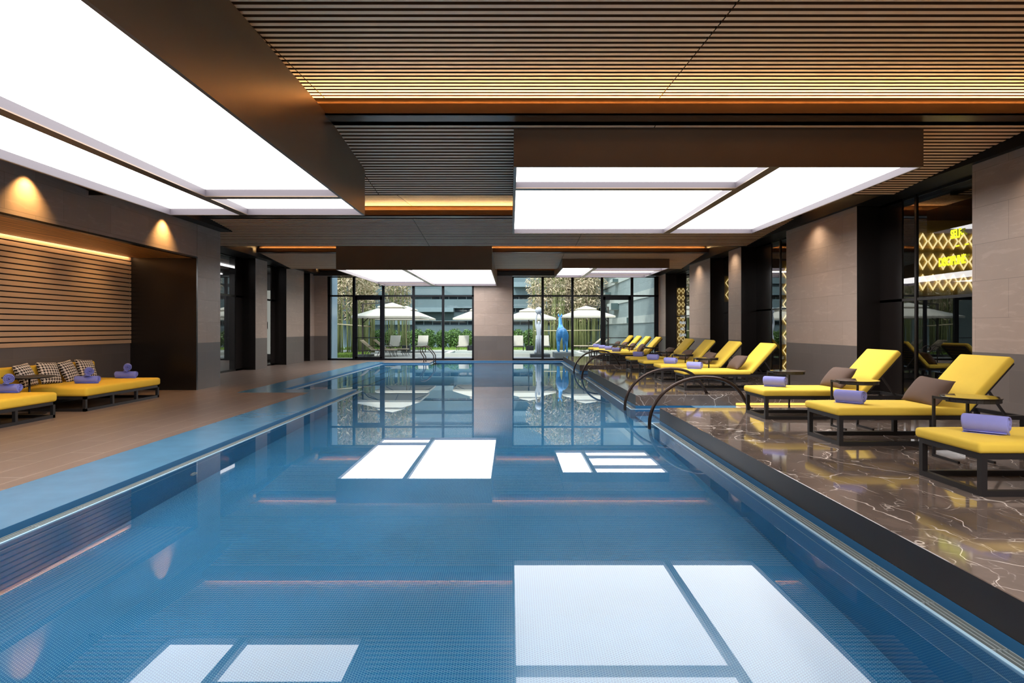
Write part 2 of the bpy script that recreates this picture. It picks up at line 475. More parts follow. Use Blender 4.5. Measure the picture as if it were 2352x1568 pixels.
# ------------------------------------------------------------------ right wall with recesses
XW_, XG = 6.86, 7.31
ZT = 3.89
ZWN = 1.12
def pier(name, x0, x1, y0, y1, axis='x', z0=0.0, label=None, zt=ZT):
    mb = MB(); mb.box(x0, x1, y0, y1, ZWN, zt, 0)
    mb.box(x0, x1, y0, y1, z0, ZWN, 1)
    for f in mb.bm.faces:
        if abs(f.normal.y) > .5: f.material_index += 2
    return struct(mb.obj(name, ['stone_x', 'dark_x', 'stone_y', 'dark_y'], fix=False), label, 'wall')
piersR = [(-3.0, 9.06), (12.08, 15.17), (18.15, 19.2), (20.97, 23.4), (27.0, YW)]
for k, (a, b) in enumerate(piersR):
    pier('wall_right', XW_, XG + .05, a, b, label='stone-clad pier of the right wall, number %s from the camera' % ['one', 'two', 'three', 'four', 'five'][k])
openR = [(9.06, 12.08), (15.17, 18.15), (19.2, 20.97), (23.4, 27.0)]
for k, (a, b) in enumerate(openR):
    lab = ['first', 'second', 'third', 'fourth'][k]
    # far jamb and back panel in black metal
    panel = [.69, 1.06, .0, .0][k]
    boxes = [(XW_ + .002, XG + .04, b - .012, b + .001, 0.0, ZT)]
    if panel: boxes.append((XG, XG + .04, b - panel, b - .006, 0, ZT))
    boxes.append((XG, XG + .04, a, a + .05, 0, ZT))
    boxes.append((XG, XG + .04, a, b, 0, .235)); boxes.append((XG, XG + .04, a, b, 1.97, 2.02)); boxes.append((XG, XG + .04, a, b, ZT - .05, ZT))
    if k < 2:
        ym = [11.0, 16.54][k]; boxes.append((XG - .01, XG + .04, ym - .025, ym + .025, 0, ZT))
    SB('trim_%d' % (20 + k), ['black_panel'], boxes, 'black metal lining of the %s recess in the right wall' % lab, 'trim')
    mb = MB(); mb.box(XG + .012, XG + .022, a + .05, b - panel - .012, .235, ZT - .05)
    struct(mb.obj('window_%d' % (10 + k), ['darkglass']), 'smoked glass of the %s recess in the right wall' % lab, 'window')
SB('trim_1', ['black'], [(6.757, 7.7, -3, YW, ZT, 4.75)], 'black beam along the top of the right wall', 'trim')

# gym rooms behind the glass on the right
def gym_right():
    for k, (a, b) in enumerate(((-3, 12.4), (15.0, 18.4), (19.0, 28.0))):
        mb = MB(); mb.box(XG + .06, 12.5, a, b, -.05, 0.0, 2)
        mb.box(12.4, 12.5, a, b, 0, 4, 0); mb.box(XG + .3, 12.5, b - .05, b, 0, 4, 0); mb.box(XG + .06, 12.5, a, a + .05, 0, 4, 0)
        mb.box(XG + .06, 12.5, a, b, 3.95, 4.0, 1)
        struct(mb.obj('wall_gym', ['gymwall', 'gymdark', 'gymfloor']), 'dim grey room seen through the glass of the right wall, part %s' % ['one', 'two', 'three'][k], 'room')
gym_right()

# lit lattice panels standing in the rooms, facing the pool end
def diamond(mb, cx, cz, w, h, y, t=.022):
    pts = [(cx, cz + h / 2), (cx + w / 2, cz), (cx, cz - h / 2), (cx - w / 2, cz)]
    ins = [(cx, cz + h / 2 - t * 1.9), (cx + w / 2 - t * 1.2, cz), (cx, cz - h / 2 + t * 1.9), (cx - w / 2 + t * 1.2, cz)]
    for i in range(4):
        j = (i + 1) % 4
        A = [(pts[i][0], y, pts[i][1]), (pts[j][0], y, pts[j][1]), (ins[j][0], y, ins[j][1]), (ins[i][0], y, ins[i][1])]
        B = [(p[0], y + .012, p[2]) for p in A]
        va = [mb.bm.verts.new(p) for p in A]; vb = [mb.bm.verts.new(p) for p in B]
        mb.bm.faces.new(va)
        for q in range(4): mb.bm.faces.new((va[q], va[(q + 1) % 4], vb[(q + 1) % 4], vb[q]))
def sign(label, x0, x1, Y, z0, z1, w, h, dz, xs, zs):
    t = thing('lattice_screen', label, 'light panel', (x0, Y, z0), 0, 'golden diamond screens behind the glass')
    mb = MB(); mb.box(0, x1 - x0, .03, .06, 0, z1 - z0)
    mb.obj('back_panel', ['brass'], t)
    mb = MB()
    for x in xs:
        for z in zs: diamond(mb, x - x0, z - z0, w, h, 0.0)
    mb.obj('lit_diamonds', ['diamond'], t, fix=True)
    return t
s1 = sign('golden diamond screen above the text in the nearest glass bay of the right wall', 7.34, 9.4, 11.0, 2.05, 3.42, .182, .30, .37,
          [7.34 + .10 + .1845 * i for i in range(11)], [2.30, 2.67, 3.04 + .0])
s2 = sign('tall narrow golden diamond screen beside the second stone pier', 7.34, 7.98, 16.52, .22, 3.30, .27, .38, .42,
          [7.34 + .17, 7.34 + .47], [.45 + .315 * 1.33 * i for i in range(7)])
s3 = sign('short golden diamond screen glimpsed between the third and fourth piers', 7.34, 7.9, 20.9, 2.38, 3.27, .25, .36, .4,
          [7.34 + .15, 7.34 + .42], [2.62, 3.03])
s4 = sign('farthest golden diamond screen, two columns wide with white words', 7.34, 7.70, 26.9, .22, 3.26, .17, .27, .3,
          [7.34 + .095, 7.34 + .27], [.42 + .30 * i for i in range(10)])
def text(body, size, loc, rot, mat, parent=None, name='lettering', sx=1.0, align='LEFT'):
    c = bpy.data.curves.new(name, 'FONT'); c.body = body; c.size = size; c.extrude = .006; c.align_x = align; c.offset = .006
    c.materials.append(MT[mat])
    tmp = bpy.data.objects.new('tmp', c); COL.objects.link(tmp); bpy.context.view_layer.update()
    me = bpy.data.meshes.new_from_object(tmp.evaluated_get(bpy.context.evaluated_depsgraph_get())); bpy.data.objects.remove(tmp)
    if not me.materials: me.materials.append(MT[mat])
    o = bpy.data.objects.new(name, me); COL.objects.link(o); o.location = loc; o.rotation_euler = rot; o.scale = (sx, 1, 1)
    if parent: o.parent = parent
    return o
for i, w in enumerate(('NO', 'PAIN', 'NO', 'GAIN')):
    text(w, .17, (.245, -.02, 3.26 - .22 - 1.33 - i * .27), (PI / 2, 0, 0), 'whiteneon', s4, 'word', .7, 'CENTER')
ws = thing('wall_words', 'yellow illuminated words on the nearest glass of the right wall', 'sign', (7.29, 10.40, 2.50))
text('DISCIPLINE', .20, (0, -.02, .02), (PI / 2, 0, -PI / 2), 'neon', ws, 'word', .62)
text('SELF-', .20, (0, -.30, .45), (PI / 2, 0, -PI / 2), 'neon', ws, 'word', .62)
for yy in (-.50, -.70): MB().box(-.006, 0, yy, yy + .08, .30, .325).obj('dash', ['neon'], ws)

# ------------------------------------------------------------------ left side: niche block, far wall
XL, XN = -7.48, -9.05
ZLT = 3.95
def left_side():
    NZ = 3.14
    mb = MB(); mb.box(XL - .14, XL, -3, 14.53, NZ + .03, ZLT, 0)
    mb.box(-9.6, XL, 14.55, 15.7, ZWN, ZLT, 0); mb.box(-9.6, XL, 14.55, 15.7, 0, ZWN, 1)
    for f in mb.bm.faces:
        if abs(f.normal.y) > .5: f.material_index += 2
    struct(mb.obj('wall_left', ['stone_x', 'dark_x', 'stone_y', 'dark_y'], fix=False), 'stone-clad surround of the daybed niche on the left', 'wall')
    SB('trim_2', ['black_panel'], [(-9.05, XL + .004, 14.50, 14.56, 0, NZ + .03), (XL - .10, XL + .006, -3, 14.53, NZ, NZ + .035)],
       'black metal end panel and edge trim of the daybed niche', 'trim')
    # niche ceiling, veneer, with a slot at the back
    SB('ceiling_niche', ['veneer'], [(-8.93, XL - .10, -3, 14.5, 3.14, 3.17), (-9.25, XL - .14, -3, 14.5, 3.62, 3.66)], 'wood veneer ceiling of the daybed niche', 'ceiling')
    SB('trim_3', ['led_niche'], [(-9.01, -8.96, -2, 14.4, 3.182, 3.192)], 'warm light strip along the top of the slatted niche wall', 'light strip')
    # back wall of the niche
    SB('wall_niche', ['dark_x'], [(-9.25, XN, -3, 14.5, 0, 1.115)], 'dark tiled base of the niche back wall', 'wall')
    mb = MB(); mb.box(-9.25, XN - .02, -3, 14.5, 1.115, 3.6, 1)
    z = 1.12
    while z < 3.1:
        mb.box(XN - .02, XN + .03, -3, 14.49, z, z + .078, 0); z += .1025
    struct(mb.obj('wall_slats', ['wallslat', 'slat_back']), 'tan horizontal slats cladding the niche back wall', 'wall')
    # far left wall beyond the niche
    XG2 = -9.5
    for k, (a, b) in enumerate(((21.62, 22.65), (24.6, 26.67), (27.5, YW))):
        pier('wall_left', XG2 - .05, XN, a, b, label='stone-clad pier of the far left wall, number %s after the niche' % ['one', 'two', 'three'][k], zt=ZLT)
    for k, (a, b) in enumerate(((15.7, 21.62), (22.65, 24.6), (26.67, 27.5))):
        lab = ['first', 'second', 'third'][k]
        bx = [(XG2 - .04, XN - .002, b - .012, b + .001, 0, ZLT), (XG2 - .04, XG2, a, b, 0, .06), (XG2 - .04, XG2, a, b, ZLT - .05, ZLT), (XG2 - .04, XG2, a, b, 2.55, 2.62),
              (XG2 - .04, XG2, b - [.55, .40, .5][k], b - .01, 0, ZLT)]
        SB('trim_%d' % (30 + k), ['black_panel'], bx, 'black metal lining of the %s glazed bay on the far left' % lab, 'trim')
        mb = MB(); mb.box(XG2 - .025, XG2 - .015, a, b - [.55, .40, .5][k], .06, ZLT - .05)
        struct(mb.obj('window_%d' % (20 + k), ['darkglass']), 'dark glass of the %s bay on the far left' % lab, 'window')
    SB('trim_4', ['black'], [(-9.9, -8.76, 15.7, YW, ZLT, 4.75), (-9.9, -7.17, -3, 15.7, ZLT, 4.75)], 'black beam along the top of the left wall', 'trim')
    # room behind
    mb = MB(); mb.box(-15, XG2 - .06, 15.0, 28.0, -.05, 0.0, 2); mb.box(-15.1, -15, 15, 28, 0, 4, 0); mb.box(-15, -9.6, 14.95, 15.0, 0, 4, 0)
    mb.box(-15, -9.6, 27.95, 28.0, 0, 4, 0); mb.box(-15, -9.6, 15, 28, 3.95, 4.0, 1)
    struct(mb.obj('wall_gym', ['gymwall', 'gymdark', 'gymfloor']), 'dim grey exercise room behind the far left glass', 'room')
    SB('trim_5', ['panel'], [(-11.2, -11.0, 15.5, 27.5, 3.90, 3.94), (-13.2, -13.0, 15.5, 27.5, 3.90, 3.94)], 'linear lights on the ceiling of the exercise room', 'light strip')
    SB('window_30', ['daylit'], [(-11.35, -10.0, 27.9, 27.94, .3, 3.2)], 'daylit window at the end of the exercise room', 'window')
left_side()

# ------------------------------------------------------------------ ceiling
HB, HF, HA, HE = 2.608, 2.36, 2.60, 2.885   # heights above the eye: beam soffit, fold low, fold high, ascending end
BAYS = [1.08, 7.83, 14.53, 21.23]            # far edge of the beam that starts each bay
def ceiling():
    P = .119
    XS1, XS2, XE = -2.33, 1.86, 6.757
    for k, y0 in enumerate(BAYS):
        y1 = y0 + 2.97
        yf = (BAYS[k + 1] if k < 3 else 27.95) - .38
        xl = -7.17 if k < 2 else (-8.70 if k == 3 else None)
        for part, (ya, za, yb, zb) in enumerate(((y0, HB, y1, HF), (y1 + .03, HA, yf + .22, HE))):
            za += EYE; zb += EYE
            L = math.hypot(yb - ya, zb - za); d = Vector((0, (yb - ya) / L, (zb - za) / L)); nrm = Vector((0, d.z, -d.y))  # nrm points down
            mb = MB()
            n = int(L / P)
            pitch = L / n
            for i in range(n):
                c0 = Vector((0, ya, za)) + d * (i * pitch + .004)
                c1 = c0 + d * (pitch * .53)
                yc = c0.y
                left = xl if xl is not None else (-7.17 if yc < 15.72 else -8.70)
                for (xa, xb) in ((left, XS1 - .006), (XS1 + .006, XS2 - .006), (XS2 + .006, XE)):
                    vs = []
                    for x in (xa, xb):
                        for p in (c0, c1, c1 - nrm * .055, c0 - nrm * .055):
                            vs.append(mb.bm.verts.new((x, p.y, p.z)))
                    for f in ((0, 1, 2, 3), (7, 6, 5, 4), (0, 4, 5, 1), (1, 5, 6, 2), (2, 6, 7, 3), (3, 7, 4, 0)):
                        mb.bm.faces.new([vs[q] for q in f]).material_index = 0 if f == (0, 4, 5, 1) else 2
            a = Vector((0, ya, za)) - nrm * .075; b = Vector((0, yb, zb)) - nrm * .075
            xl_ = -9.0
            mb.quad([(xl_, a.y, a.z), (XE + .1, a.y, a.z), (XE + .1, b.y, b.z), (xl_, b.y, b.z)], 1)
            if part == 0:   # closing riser at the fold
                mb.quad([(xl_, yb, zb - .0), (XE + .1, yb, zb - .0), (XE + .1, yb + .02, zb + .3), (xl_, yb + .02, zb + .3)], 1)
            o = mb.obj('ceiling', ['slat', 'slat_back', 'slat_side'])
            struct(o, ['first', 'second', 'third', 'last'][k] + ' bay of tan slatted ceiling, its ' + ['falling', 'rising'][part] + ' half', 'ceiling')
    for k, yb in enumerate([7.83, 14.53, 21.23, 27.95]):
        xl = -7.17 if k < 2 else -8.70
        zs = HB + EYE
        zpt = 2.75 + EYE
        mb = MB(); mb.box(xl, XE, yb - .38, yb - .362, zs, zpt); mb.box(xl, XE, yb - .38, yb, zs, zs + .02); mb.box(xl, XE, yb - .14, yb, zs, 4.7)
        b = struct(mb.obj('trim_%d' % (40 + k), ['bronze']), 'dark bronze ceiling beam number %s from the camera with a warm light cove' % ['one', 'two', 'three', 'four'][k], 'beam')
        mb = MB(); mb.box(xl + .05, XE - .05, yb - .17, yb - .16, zpt - .02, zpt + .024)
        mb.obj('led_strip', ['led'], b)
    # roof slab closing the hall
    SB('ceiling_slab', ['gymdark'], [(-15.2, 12.6, -3.2, YW + .2, 4.75, 4.95), (XN - .02, 6.9, 27.94, YW + .2, ZT, 4.75), (-9.6, 7.4, -3, 1.1, 4.05, 4.1)], 'dark ceiling slab above the slats', 'ceiling')
    SB('wall_back', ['stone_y'], [(-9.6, 7.4, -3.2, -3.0, -.2, 4.8)], 'stone wall behind the camera', 'wall')
    SB('wall_outer', ['gymwall'], [(-15.2, -15.1, -3.2, 28.2, 0, 4.8), (12.5, 12.6, -3.2, 28.2, 0, 4.8), (-15.2, -9.4, 28.0, 28.2, 0, 4.8), (7.0, 12.6, 28.05, 28.2, 0, 4.8), (-9.7, -9.5, -3.2, 15.0, 0, 4.8)], 'outer walls of the building', 'wall')
ceiling()

# light boxes
def light_box(label, x0, x1, y0, y1, h, htop, bars_y, bars_x, recess=.10):
    """bars_y: bars running along the pool (xa, xb, ya, yb); bars_x: bars across (ya, yb, xa, xb)"""
    z = h + EYE; zt = htop + EYE
    t = thing('ceiling_light', label, 'ceiling light', ((x0 + x1) / 2, (y0 + y1) / 2, z), 0, 'bronze light boxes hanging from the slatted ceiling')
    ox, oy, oz = t.location
    T = .035
    def L(a, b, c, d, e, f): return (a - ox, b - ox, c - oy, d - oy, e - oz, f - oz)
    mb = MB()
    for bx in ((x0, x0 + T, y0, y1, z, zt), (x1 - T, x1, y0, y1, z, zt), (x0 + T, x1 - T, y0, y0 + T, z, zt), (x0 + T, x1 - T, y1 - T, y1, z, zt), (x0 + T, x1 - T, y0 + T, y1 - T, z + recess + .06, z + recess + .08)):
        mb.box(*L(*bx))
    mb.obj('housing', ['bronze_box'], t)
    mb = MB()
    e = .004
    for bx in ((x0 + T, x0 + T + e, y0 + T, y1 - T, z + .004, z + recess), (x1 - T - e, x1 - T, y0 + T, y1 - T, z + .004, z + recess),
               (x0 + T + e, x1 - T - e, y0 + T, y0 + T + e, z + .004, z + recess), (x0 + T + e, x1 - T - e, y1 - T - e, y1 - T, z + .004, z + recess)):
        mb.box(*L(*bx))
    mb.obj('reveal', ['inner_metal'], t)
    for (xa, xb, ya, yb) in bars_y + [(b[2], b[3], b[0], b[1]) for b in bars_x]:
        mb = MB(); mb.box(*L(xa, xb, ya, yb, z, z + .012), mi=0); mb.box(*L(xa, xb, ya, yb, z + .012, z + recess), mi=1)
        mb.obj('divider', ['bronze_box', 'inner_metal'], t)
    return t, L, z + recess, T
def panels(t, L, zp, rects):
    for (xa, xb, ya, yb) in rects:
        mb = MB(); mb.box(*L(xa, xb, ya, yb, zp, zp + .01)); mb.obj('diffuser', ['panel'], t)
# right near box
t, L, zp, T = light_box('nearest right light box, its white panel split into three', .04, 5.385, 7.95, 13.56, 2.107, 2.62, [(3.385, 3.525, 7.985, 13.525)], [(9.18, 9.32, .075, 3.385)])
panels(t, L, zp, [(.075, 3.385, 7.985, 9.18), (.075, 3.385, 9.32, 13.525), (3.525, 5.35, 7.985, 13.525)])
# left near box
t, L, zp, T = light_box('large light box over the deck at the top left corner', -5.32, -2.27, 1.6, 9.49, 1.758, 2.65, [(-4.21, -4.08, 1.635, 9.455)], [(8.15, 8.29, -4.08, -2.305)])
panels(t, L, zp, [(-5.285, -4.21, 1.635, 9.455), (-4.08, -2.305, 1.635, 8.15), (-4.08, -2.305, 8.29, 9.455)])
# far left box
t, L, zp, T = light_box('wide light box in front of the left garden window', -5.79, -.62, 20.2, 27.8, 1.936, 2.74, [(-3.60, -3.44, 20.235, 27.765)], [(26.5, 26.64, -5.755, -3.6)])
panels(t, L, zp, [(-5.755, -3.6, 20.235, 26.5), (-5.755, -3.6, 26.64, 27.765), (-3.44, -.655, 20.235, 27.765)])
# far right box
t, L, zp, T = light_box('far right light box with three narrow panels beside a wide one', 1.87, 5.77, 22.16, 26.2, 2.192, 2.55, [(3.0, 3.15, 22.195, 26.165)], [(23.2, 23.34, 3.15, 5.735), (25.0, 25.14, 3.15, 5.735)])
panels(t, L, zp, [(1.905, 3.0, 22.195, 26.165), (3.15, 5.735, 22.195, 23.2), (3.15, 5.735, 23.34, 25.0), (3.15, 5.735, 25.14, 26.165)])

SB('trim_6', ['panel'], [(.1, 5.3, -2.7, 2.3, 3.62, 3.64)], 'added fill light panel over the deck beside the camera, out of view', 'light panel')  # unseen glowing panel, added to brighten the nearest loungers
# ------------------------------------------------------------------ far window wall
def fx(px, Y=YW): return (px - VX) * Y / F
def fz(py, Y=YW): return EYE + (VY - py) * Y / F
def window_wall():
    mb = MB()
    for x0, x1 in ((-9.6, fx(752)), (fx(1088.5), fx(1177)), (fx(1513), 7.4)):
        mb.box(x0, x1, YW - .02, YW + .25, ZWN, ZT, 0); mb.box(x0, x1, YW - .02, YW + .25, 0, ZWN, 1)
    struct(mb.obj('wall_far', ['stone_y', 'dark_y']), 'stone-clad piers between the garden windows', 'wall')
    zt = fz(634.5); z0 = fz(824.5); ztr0, ztr1 = fz(681), fz(677.3)
    def win(n, label, xl, xr, mull, dl, dr, jl, jr):
        w = bpy.data.objects.new('window_%d' % n, None); COL.objects.link(w); struct(w, label, 'window')
        fr = MB()
        y0, y1 = YW + .02, YW + .12
        fr.box(xl, xl + jl, y0, y1, 0, zt); fr.box(xr - jr, xr, y0, y1, 0, zt)
        fr.box(xl, xr, y0, y1, 0, z0 + .03); fr.box(xl, xr, y0, y1, zt - .05, zt); fr.box(xl, xr, y0, y1, ztr0, ztr1)
        for m in mull: fr.box(m - .055, m + .055, y0 - .03, y1, 0, zt)
        fr.obj('frame', ['frame_black'], w)
        xs = [xl] + list(mull) + [xr]
        for a, b in zip(xs[:-1], xs[1:]):
            MB().box(a + .03, b - .03, YW + .065, YW + .075, ztr1, zt - .03).obj('pane', ['glass'], w)
            if not (abs(a - dl) < .2): MB().box(a + .03, b - .03, YW + .065, YW + .075, z0, ztr0).obj('pane', ['glass'], w)
        d = bpy.data.objects.new('door_%d' % n, None); COL.objects.link(d); struct(d, 'black framed glass door in the ' + label.split(',')[0], 'door')
        fr = MB(); a, b = dl + .045, dr - .045; zd = ztr0
        st = .11
        fr.box(a, a + st, y0 + .005, y1 - .005, .03, zd); fr.box(b - st, b, y0 + .005, y1 - .005, .03, zd); fr.box(a, b, y0 + .005, y1 - .005, zd - .15, zd); fr.box(a, b, y0 + .005, y1 - .005, .03, .15)
        fr.obj('door_frame', ['frame_black'], d)
        MB().box(a + st, b - st, YW + .065, YW + .075, .15, zd - .15).obj('pane', ['glass'], d)
        h = MB(); h.tube([(a + .05, y0 - .04, fz(775.5)), (b - .05, y0 - .04, fz(775.5))], .018, 8)
        for x in (a + .06, b - .06): h.bar((x, y0 - .04, fz(775.5)), (x, y0 + .01, fz(775.5)), .03)
        h.obj('push_bar', ['frame_black'], d)
    win(1, 'left garden window, five panes wide', fx(752), fx(1088.5), [fx(812.5), fx(880), fx(949.5), fx(1017.5)], fx(812.5), fx(880), .14, .09)
    win(2, 'right garden window, with a door behind the loungers', fx(1176.5), fx(1513.5), [fx(1246.5), fx(1315), fx(1383), fx(1452)], fx(1383), fx(1452), .07, .20)
window_wall()

# ------------------------------------------------------------------ pool-side furniture
def rounded_box_mesh(x0, x1, y0, y1, z0, z1, bev, mat, name, puff=0.0, seg=3):
    b = bmesh.new()
    vs = [b.verts.new((x, y, z)) for x in (x0, x1) for y in (y0, y1) for z in (z0, z1)]
    for f in ((0, 1, 3, 2), (4, 6, 7, 5), (0, 4, 5, 1), (2, 3, 7, 6), (0, 2, 6, 4), (1, 5, 7, 3)): b.faces.new([vs[i] for i in f])
    bmesh.ops.recalc_face_normals(b, faces=b.faces)
    bmesh.ops.bevel(b, geom=list(b.edges), offset=bev, segments=seg, profile=.5, affect='EDGES')
    if puff:
        bmesh.ops.subdivide_edges(b, edges=[e for e in b.edges if e.calc_length() > .25], cuts=6, use_grid_fill=True)
        cx, cy, cz = (x0 + x1) / 2, (y0 + y1) / 2, (z0 + z1) / 2
        for v in b.verts:
            u = (v.co.x - cx) / ((x1 - x0) / 2); w = (v.co.y - cy) / ((y1 - y0) / 2)
            if v.co.z > cz: v.co.z += puff * max(0, 1 - u ** 4) * max(0, 1 - w ** 4)
    me = bpy.data.meshes.new(name); b.to_mesh(me); b.free(); me.materials.append(MT[mat])
    for p in me.polygons: p.use_smooth = True
    return me
def add(name, me, parent, loc=(0, 0, 0), rot=(0, 0, 0)):
    o = bpy.data.objects.new(name, me); COL.objects.link(o); o.parent = parent; o.location = loc; o.rotation_euler = rot
    return o

LW = .70
BA = math.radians(48)
def make_lounger():
    t = thing('sun_lounger', 'x', 'sun lounger', (0, 0, 0), 0, 'yellow loungers in a row along the marble platforms')
    s = .045
    mb = MB(); zt = .325
    for y in (s / 2, LW - s / 2):
        mb.bar((0, y, zt - s / 2), (2.02, y, zt - s / 2), s); mb.bar((0, y, s / 2), (2.02, y, s / 2), s)
    for x in (s / 2, 2.02 - s / 2):
        mb.bar((x, s, zt - s / 2), (x, LW - s, zt - s / 2), s); mb.bar((x, s, s / 2), (x, LW - s, s / 2), s)
    for x in (.5, 1.0, 1.36): mb.bar((x, s, zt - s / 2), (x, LW - s, zt - s / 2), .03)
    mb.obj('frame', ['alu'], t)
    for x in (s / 2, 1.02, 2.02 - s / 2):
        for y in (s / 2, LW - s / 2):
            MB().bar((x, y, s), (x, y, zt - s), s).obj('leg', ['alu'], t)
    add('seat_cushion', rounded_box_mesh(-.03, 1.345, -.02, LW + .02, zt, zt + .085, .028, 'yellow', 'seat_cushion', .012), t)
    # backrest: built flat from the hinge, then turned up
    br = add('backrest_cushion', rounded_box_mesh(0, .78, -.02, LW + .02, 0, .085, .028, 'yellow', 'backrest_cushion', .012), t, (1.37, 0, zt + .008), (0, -BA, 0))
    mb = MB()
    for y in (.03, LW - .03): mb.bar((.02, y, -.014), (.76, y, -.014), .028)
    for x in (.03, .4, .75): mb.bar((x, .03, -.014), (x, LW - .03, -.014), .024)
    for i in range(9): mb.box(.05 + i * .08, .11 + i * .08, .045, LW - .045, -.012, -.006)
    mb.obj('backrest_frame', ['alu'], br)
    for y in (.06, LW - .06):
        MB().bar((1.37 + .40 * math.cos(BA), y, zt + .40 * math.sin(BA) - .02), (1.84, y, zt - .01), .022).obj('support_strut', ['alu'], t)
    return t
LX = 3.53
lpos = [(4.57, ZP), (6.55, ZP), (8.45, ZP), (12.37, ZP), (14.25, ZP), (16.1, ZP), (17.95, ZP), (21.75, ZP), (23.45, ZP), (25.15, ZP), (26.85, ZP)]
LNAME = ['nearest lounger, cut by the right edge', 'second lounger from the camera', 'third lounger from the camera',
         'nearest lounger of the middle platform', 'second lounger of the middle platform', 'third lounger of the middle platform', 'farthest lounger of the middle platform',
         'nearest lounger of the far platform', 'second lounger of the far platform', 'third lounger of the far platform', 'farthest lounger of all by the window']
LLAB = ['yellow sun lounger nearest the camera, cut off by the right edge', 'yellow sun lounger second from the camera, facing the smoked glass bay', 'yellow sun lounger third from the camera, beside the first step gap',
        'yellow sun lounger nearest on the middle platform, behind the arched handrail', 'yellow sun lounger second on the middle platform', 'yellow sun lounger third on the middle platform', 'yellow sun lounger farthest on the middle platform',
        'yellow sun lounger nearest on the far platform', 'yellow sun lounger second on the far platform', 'yellow sun lounger third on the far platform', 'yellow sun lounger farthest from the camera, against the garden window']
proto = make_lounger()
for i, (y, z) in enumerate(lpos):
    o = proto if i == 0 else copy_tree(proto)
    o.location = (LX, y, z); o['label'] = LLAB[i]

def towel_mesh(name, length, R, mat):
    """rolled towel along x, resting on z=0"""
    b = bmesh.new()
    N = 110; turns = 3.93; th = R / (turns + .6)
    prof = []
    for i in range(N + 1):
        a = i / N; ang = a * turns * 2 * PI
        r = R * (.16 + .84 * a)
        prof.append((r * math.cos(ang - 1.3), r * math.sin(ang - 1.3), ang - 1.3))
    T = th * .78
    xs = [-length / 2, -length / 2 + .012, -length / 4, 0, length / 4, length / 2 - .012, length / 2]
    rings = []
    for k, x in enumerate(xs):
        sh = T * .25 if k in (0, len(xs) - 1) else 0
        ro, ri = [], []
        for (cy, cz, an) in prof:
            jx = x + .006 * math.sin(an * 1.7) * (1 if k in (0, 1, len(xs) - 2, len(xs) - 1) else 0)
            ro.append(b.verts.new((jx, cy - sh * math.cos(an), cz - sh * math.sin(an))))
            ri.append(b.verts.new((jx, cy - (T - sh) * math.cos(an), cz - (T - sh) * math.sin(an))))
        rings.append((ro, ri))
    for k in range(len(xs) - 1):
        (o0, i0), (o1, i1) = rings[k], rings[k + 1]
        for j in range(N):
            b.faces.new((o0[j], o0[j + 1], o1[j + 1], o1[j])); b.faces.new((i0[j], i1[j], i1[j + 1], i0[j + 1]))
        b.faces.new((o0[N], i0[N], i1[N], o1[N]))
    for k in (0, len(xs) - 1):
        o0, i0 = rings[k]
        for j in range(N): b.faces.new((o0[j], i0[j], i0[j + 1], o0[j + 1]))
    for q in range(2):
        zz = -R + .004 + q * .008; yy = -R * (.98 - .12 * q)
        for x0, x1 in ((-length / 2 + .004 + .006 * q, length / 2 - .002 - .008 * q),):
            vs = [b.verts.new((x, y, z)) for x in (x0, x1) for y in (yy, 0) for z in (zz, zz + .006)]
            for f in ((0, 1, 3, 2), (4, 6, 7, 5), (0, 4, 5, 1), (2, 3, 7, 6), (0, 2, 6, 4), (1, 5, 7, 3)): b.faces.new([vs[i] for i in f])
    bmesh.ops.recalc_face_normals(b, faces=b.faces)
    for v in b.verts:
        v.co.z += R
        if v.co.z < .012: v.co.z = v.co.z * .3
    me = bpy.data.meshes.new(name); b.to_mesh(me); b.free(); me.materials.append(MT[mat])
    for p in me.polygons: p.use_smooth = True
    return me
tw = towel_mesh('rolled_towel', .30, .078, 'towel')
def towel(me, loc, rz, label, group):
    o = bpy.data.objects.new('rolled_towel', me); COL.objects.link(o); o.location = loc; o.rotation_euler = (0, 0, rz)
    return tag(o, label, 'towel', group)
def pillow_mesh(name, w, h, d, mat, crease=.0):
    b = bmesh.new(); n = 16
    top, bot = {}, {}
    for i in range(n + 1):
        for j in range(n + 1):
            u, v = -1 + 2 * i / n, -1 + 2 * j / n
            prof = (max(0, 1 - abs(u) ** 2.4) * max(0, 1 - abs(v) ** 2.4)) ** .55
            k = 1 - .06 * (1 - abs(u)) * abs(v) ** 3 - 0; k2 = 1 - .06 * (1 - abs(v)) * abs(u) ** 3
            x, y = u * w / 2 * k2, v * h / 2 * k
            z = d / 2 * prof
            top[i, j] = b.verts.new((x, y, z))
            bot[i, j] = top[i, j] if i in (0, n) or j in (0, n) else b.verts.new((x, y, -z))
    for i in range(n):
        for j in range(n):
            b.faces.new((top[i, j], top[i + 1, j], top[i + 1, j + 1], top[i, j + 1]))
            b.faces.new((bot[i, j], bot[i, j + 1], bot[i + 1, j + 1], bot[i + 1, j]))
    me = bpy.data.meshes.new(name); b.to_mesh(me); b.free(); me.materials.append(MT[mat])
    for p in me.polygons: p.use_smooth = True
    return me
pm = pillow_mesh('cushion', .60, .36, .17, 'pillow')
rnd = random.Random(3)
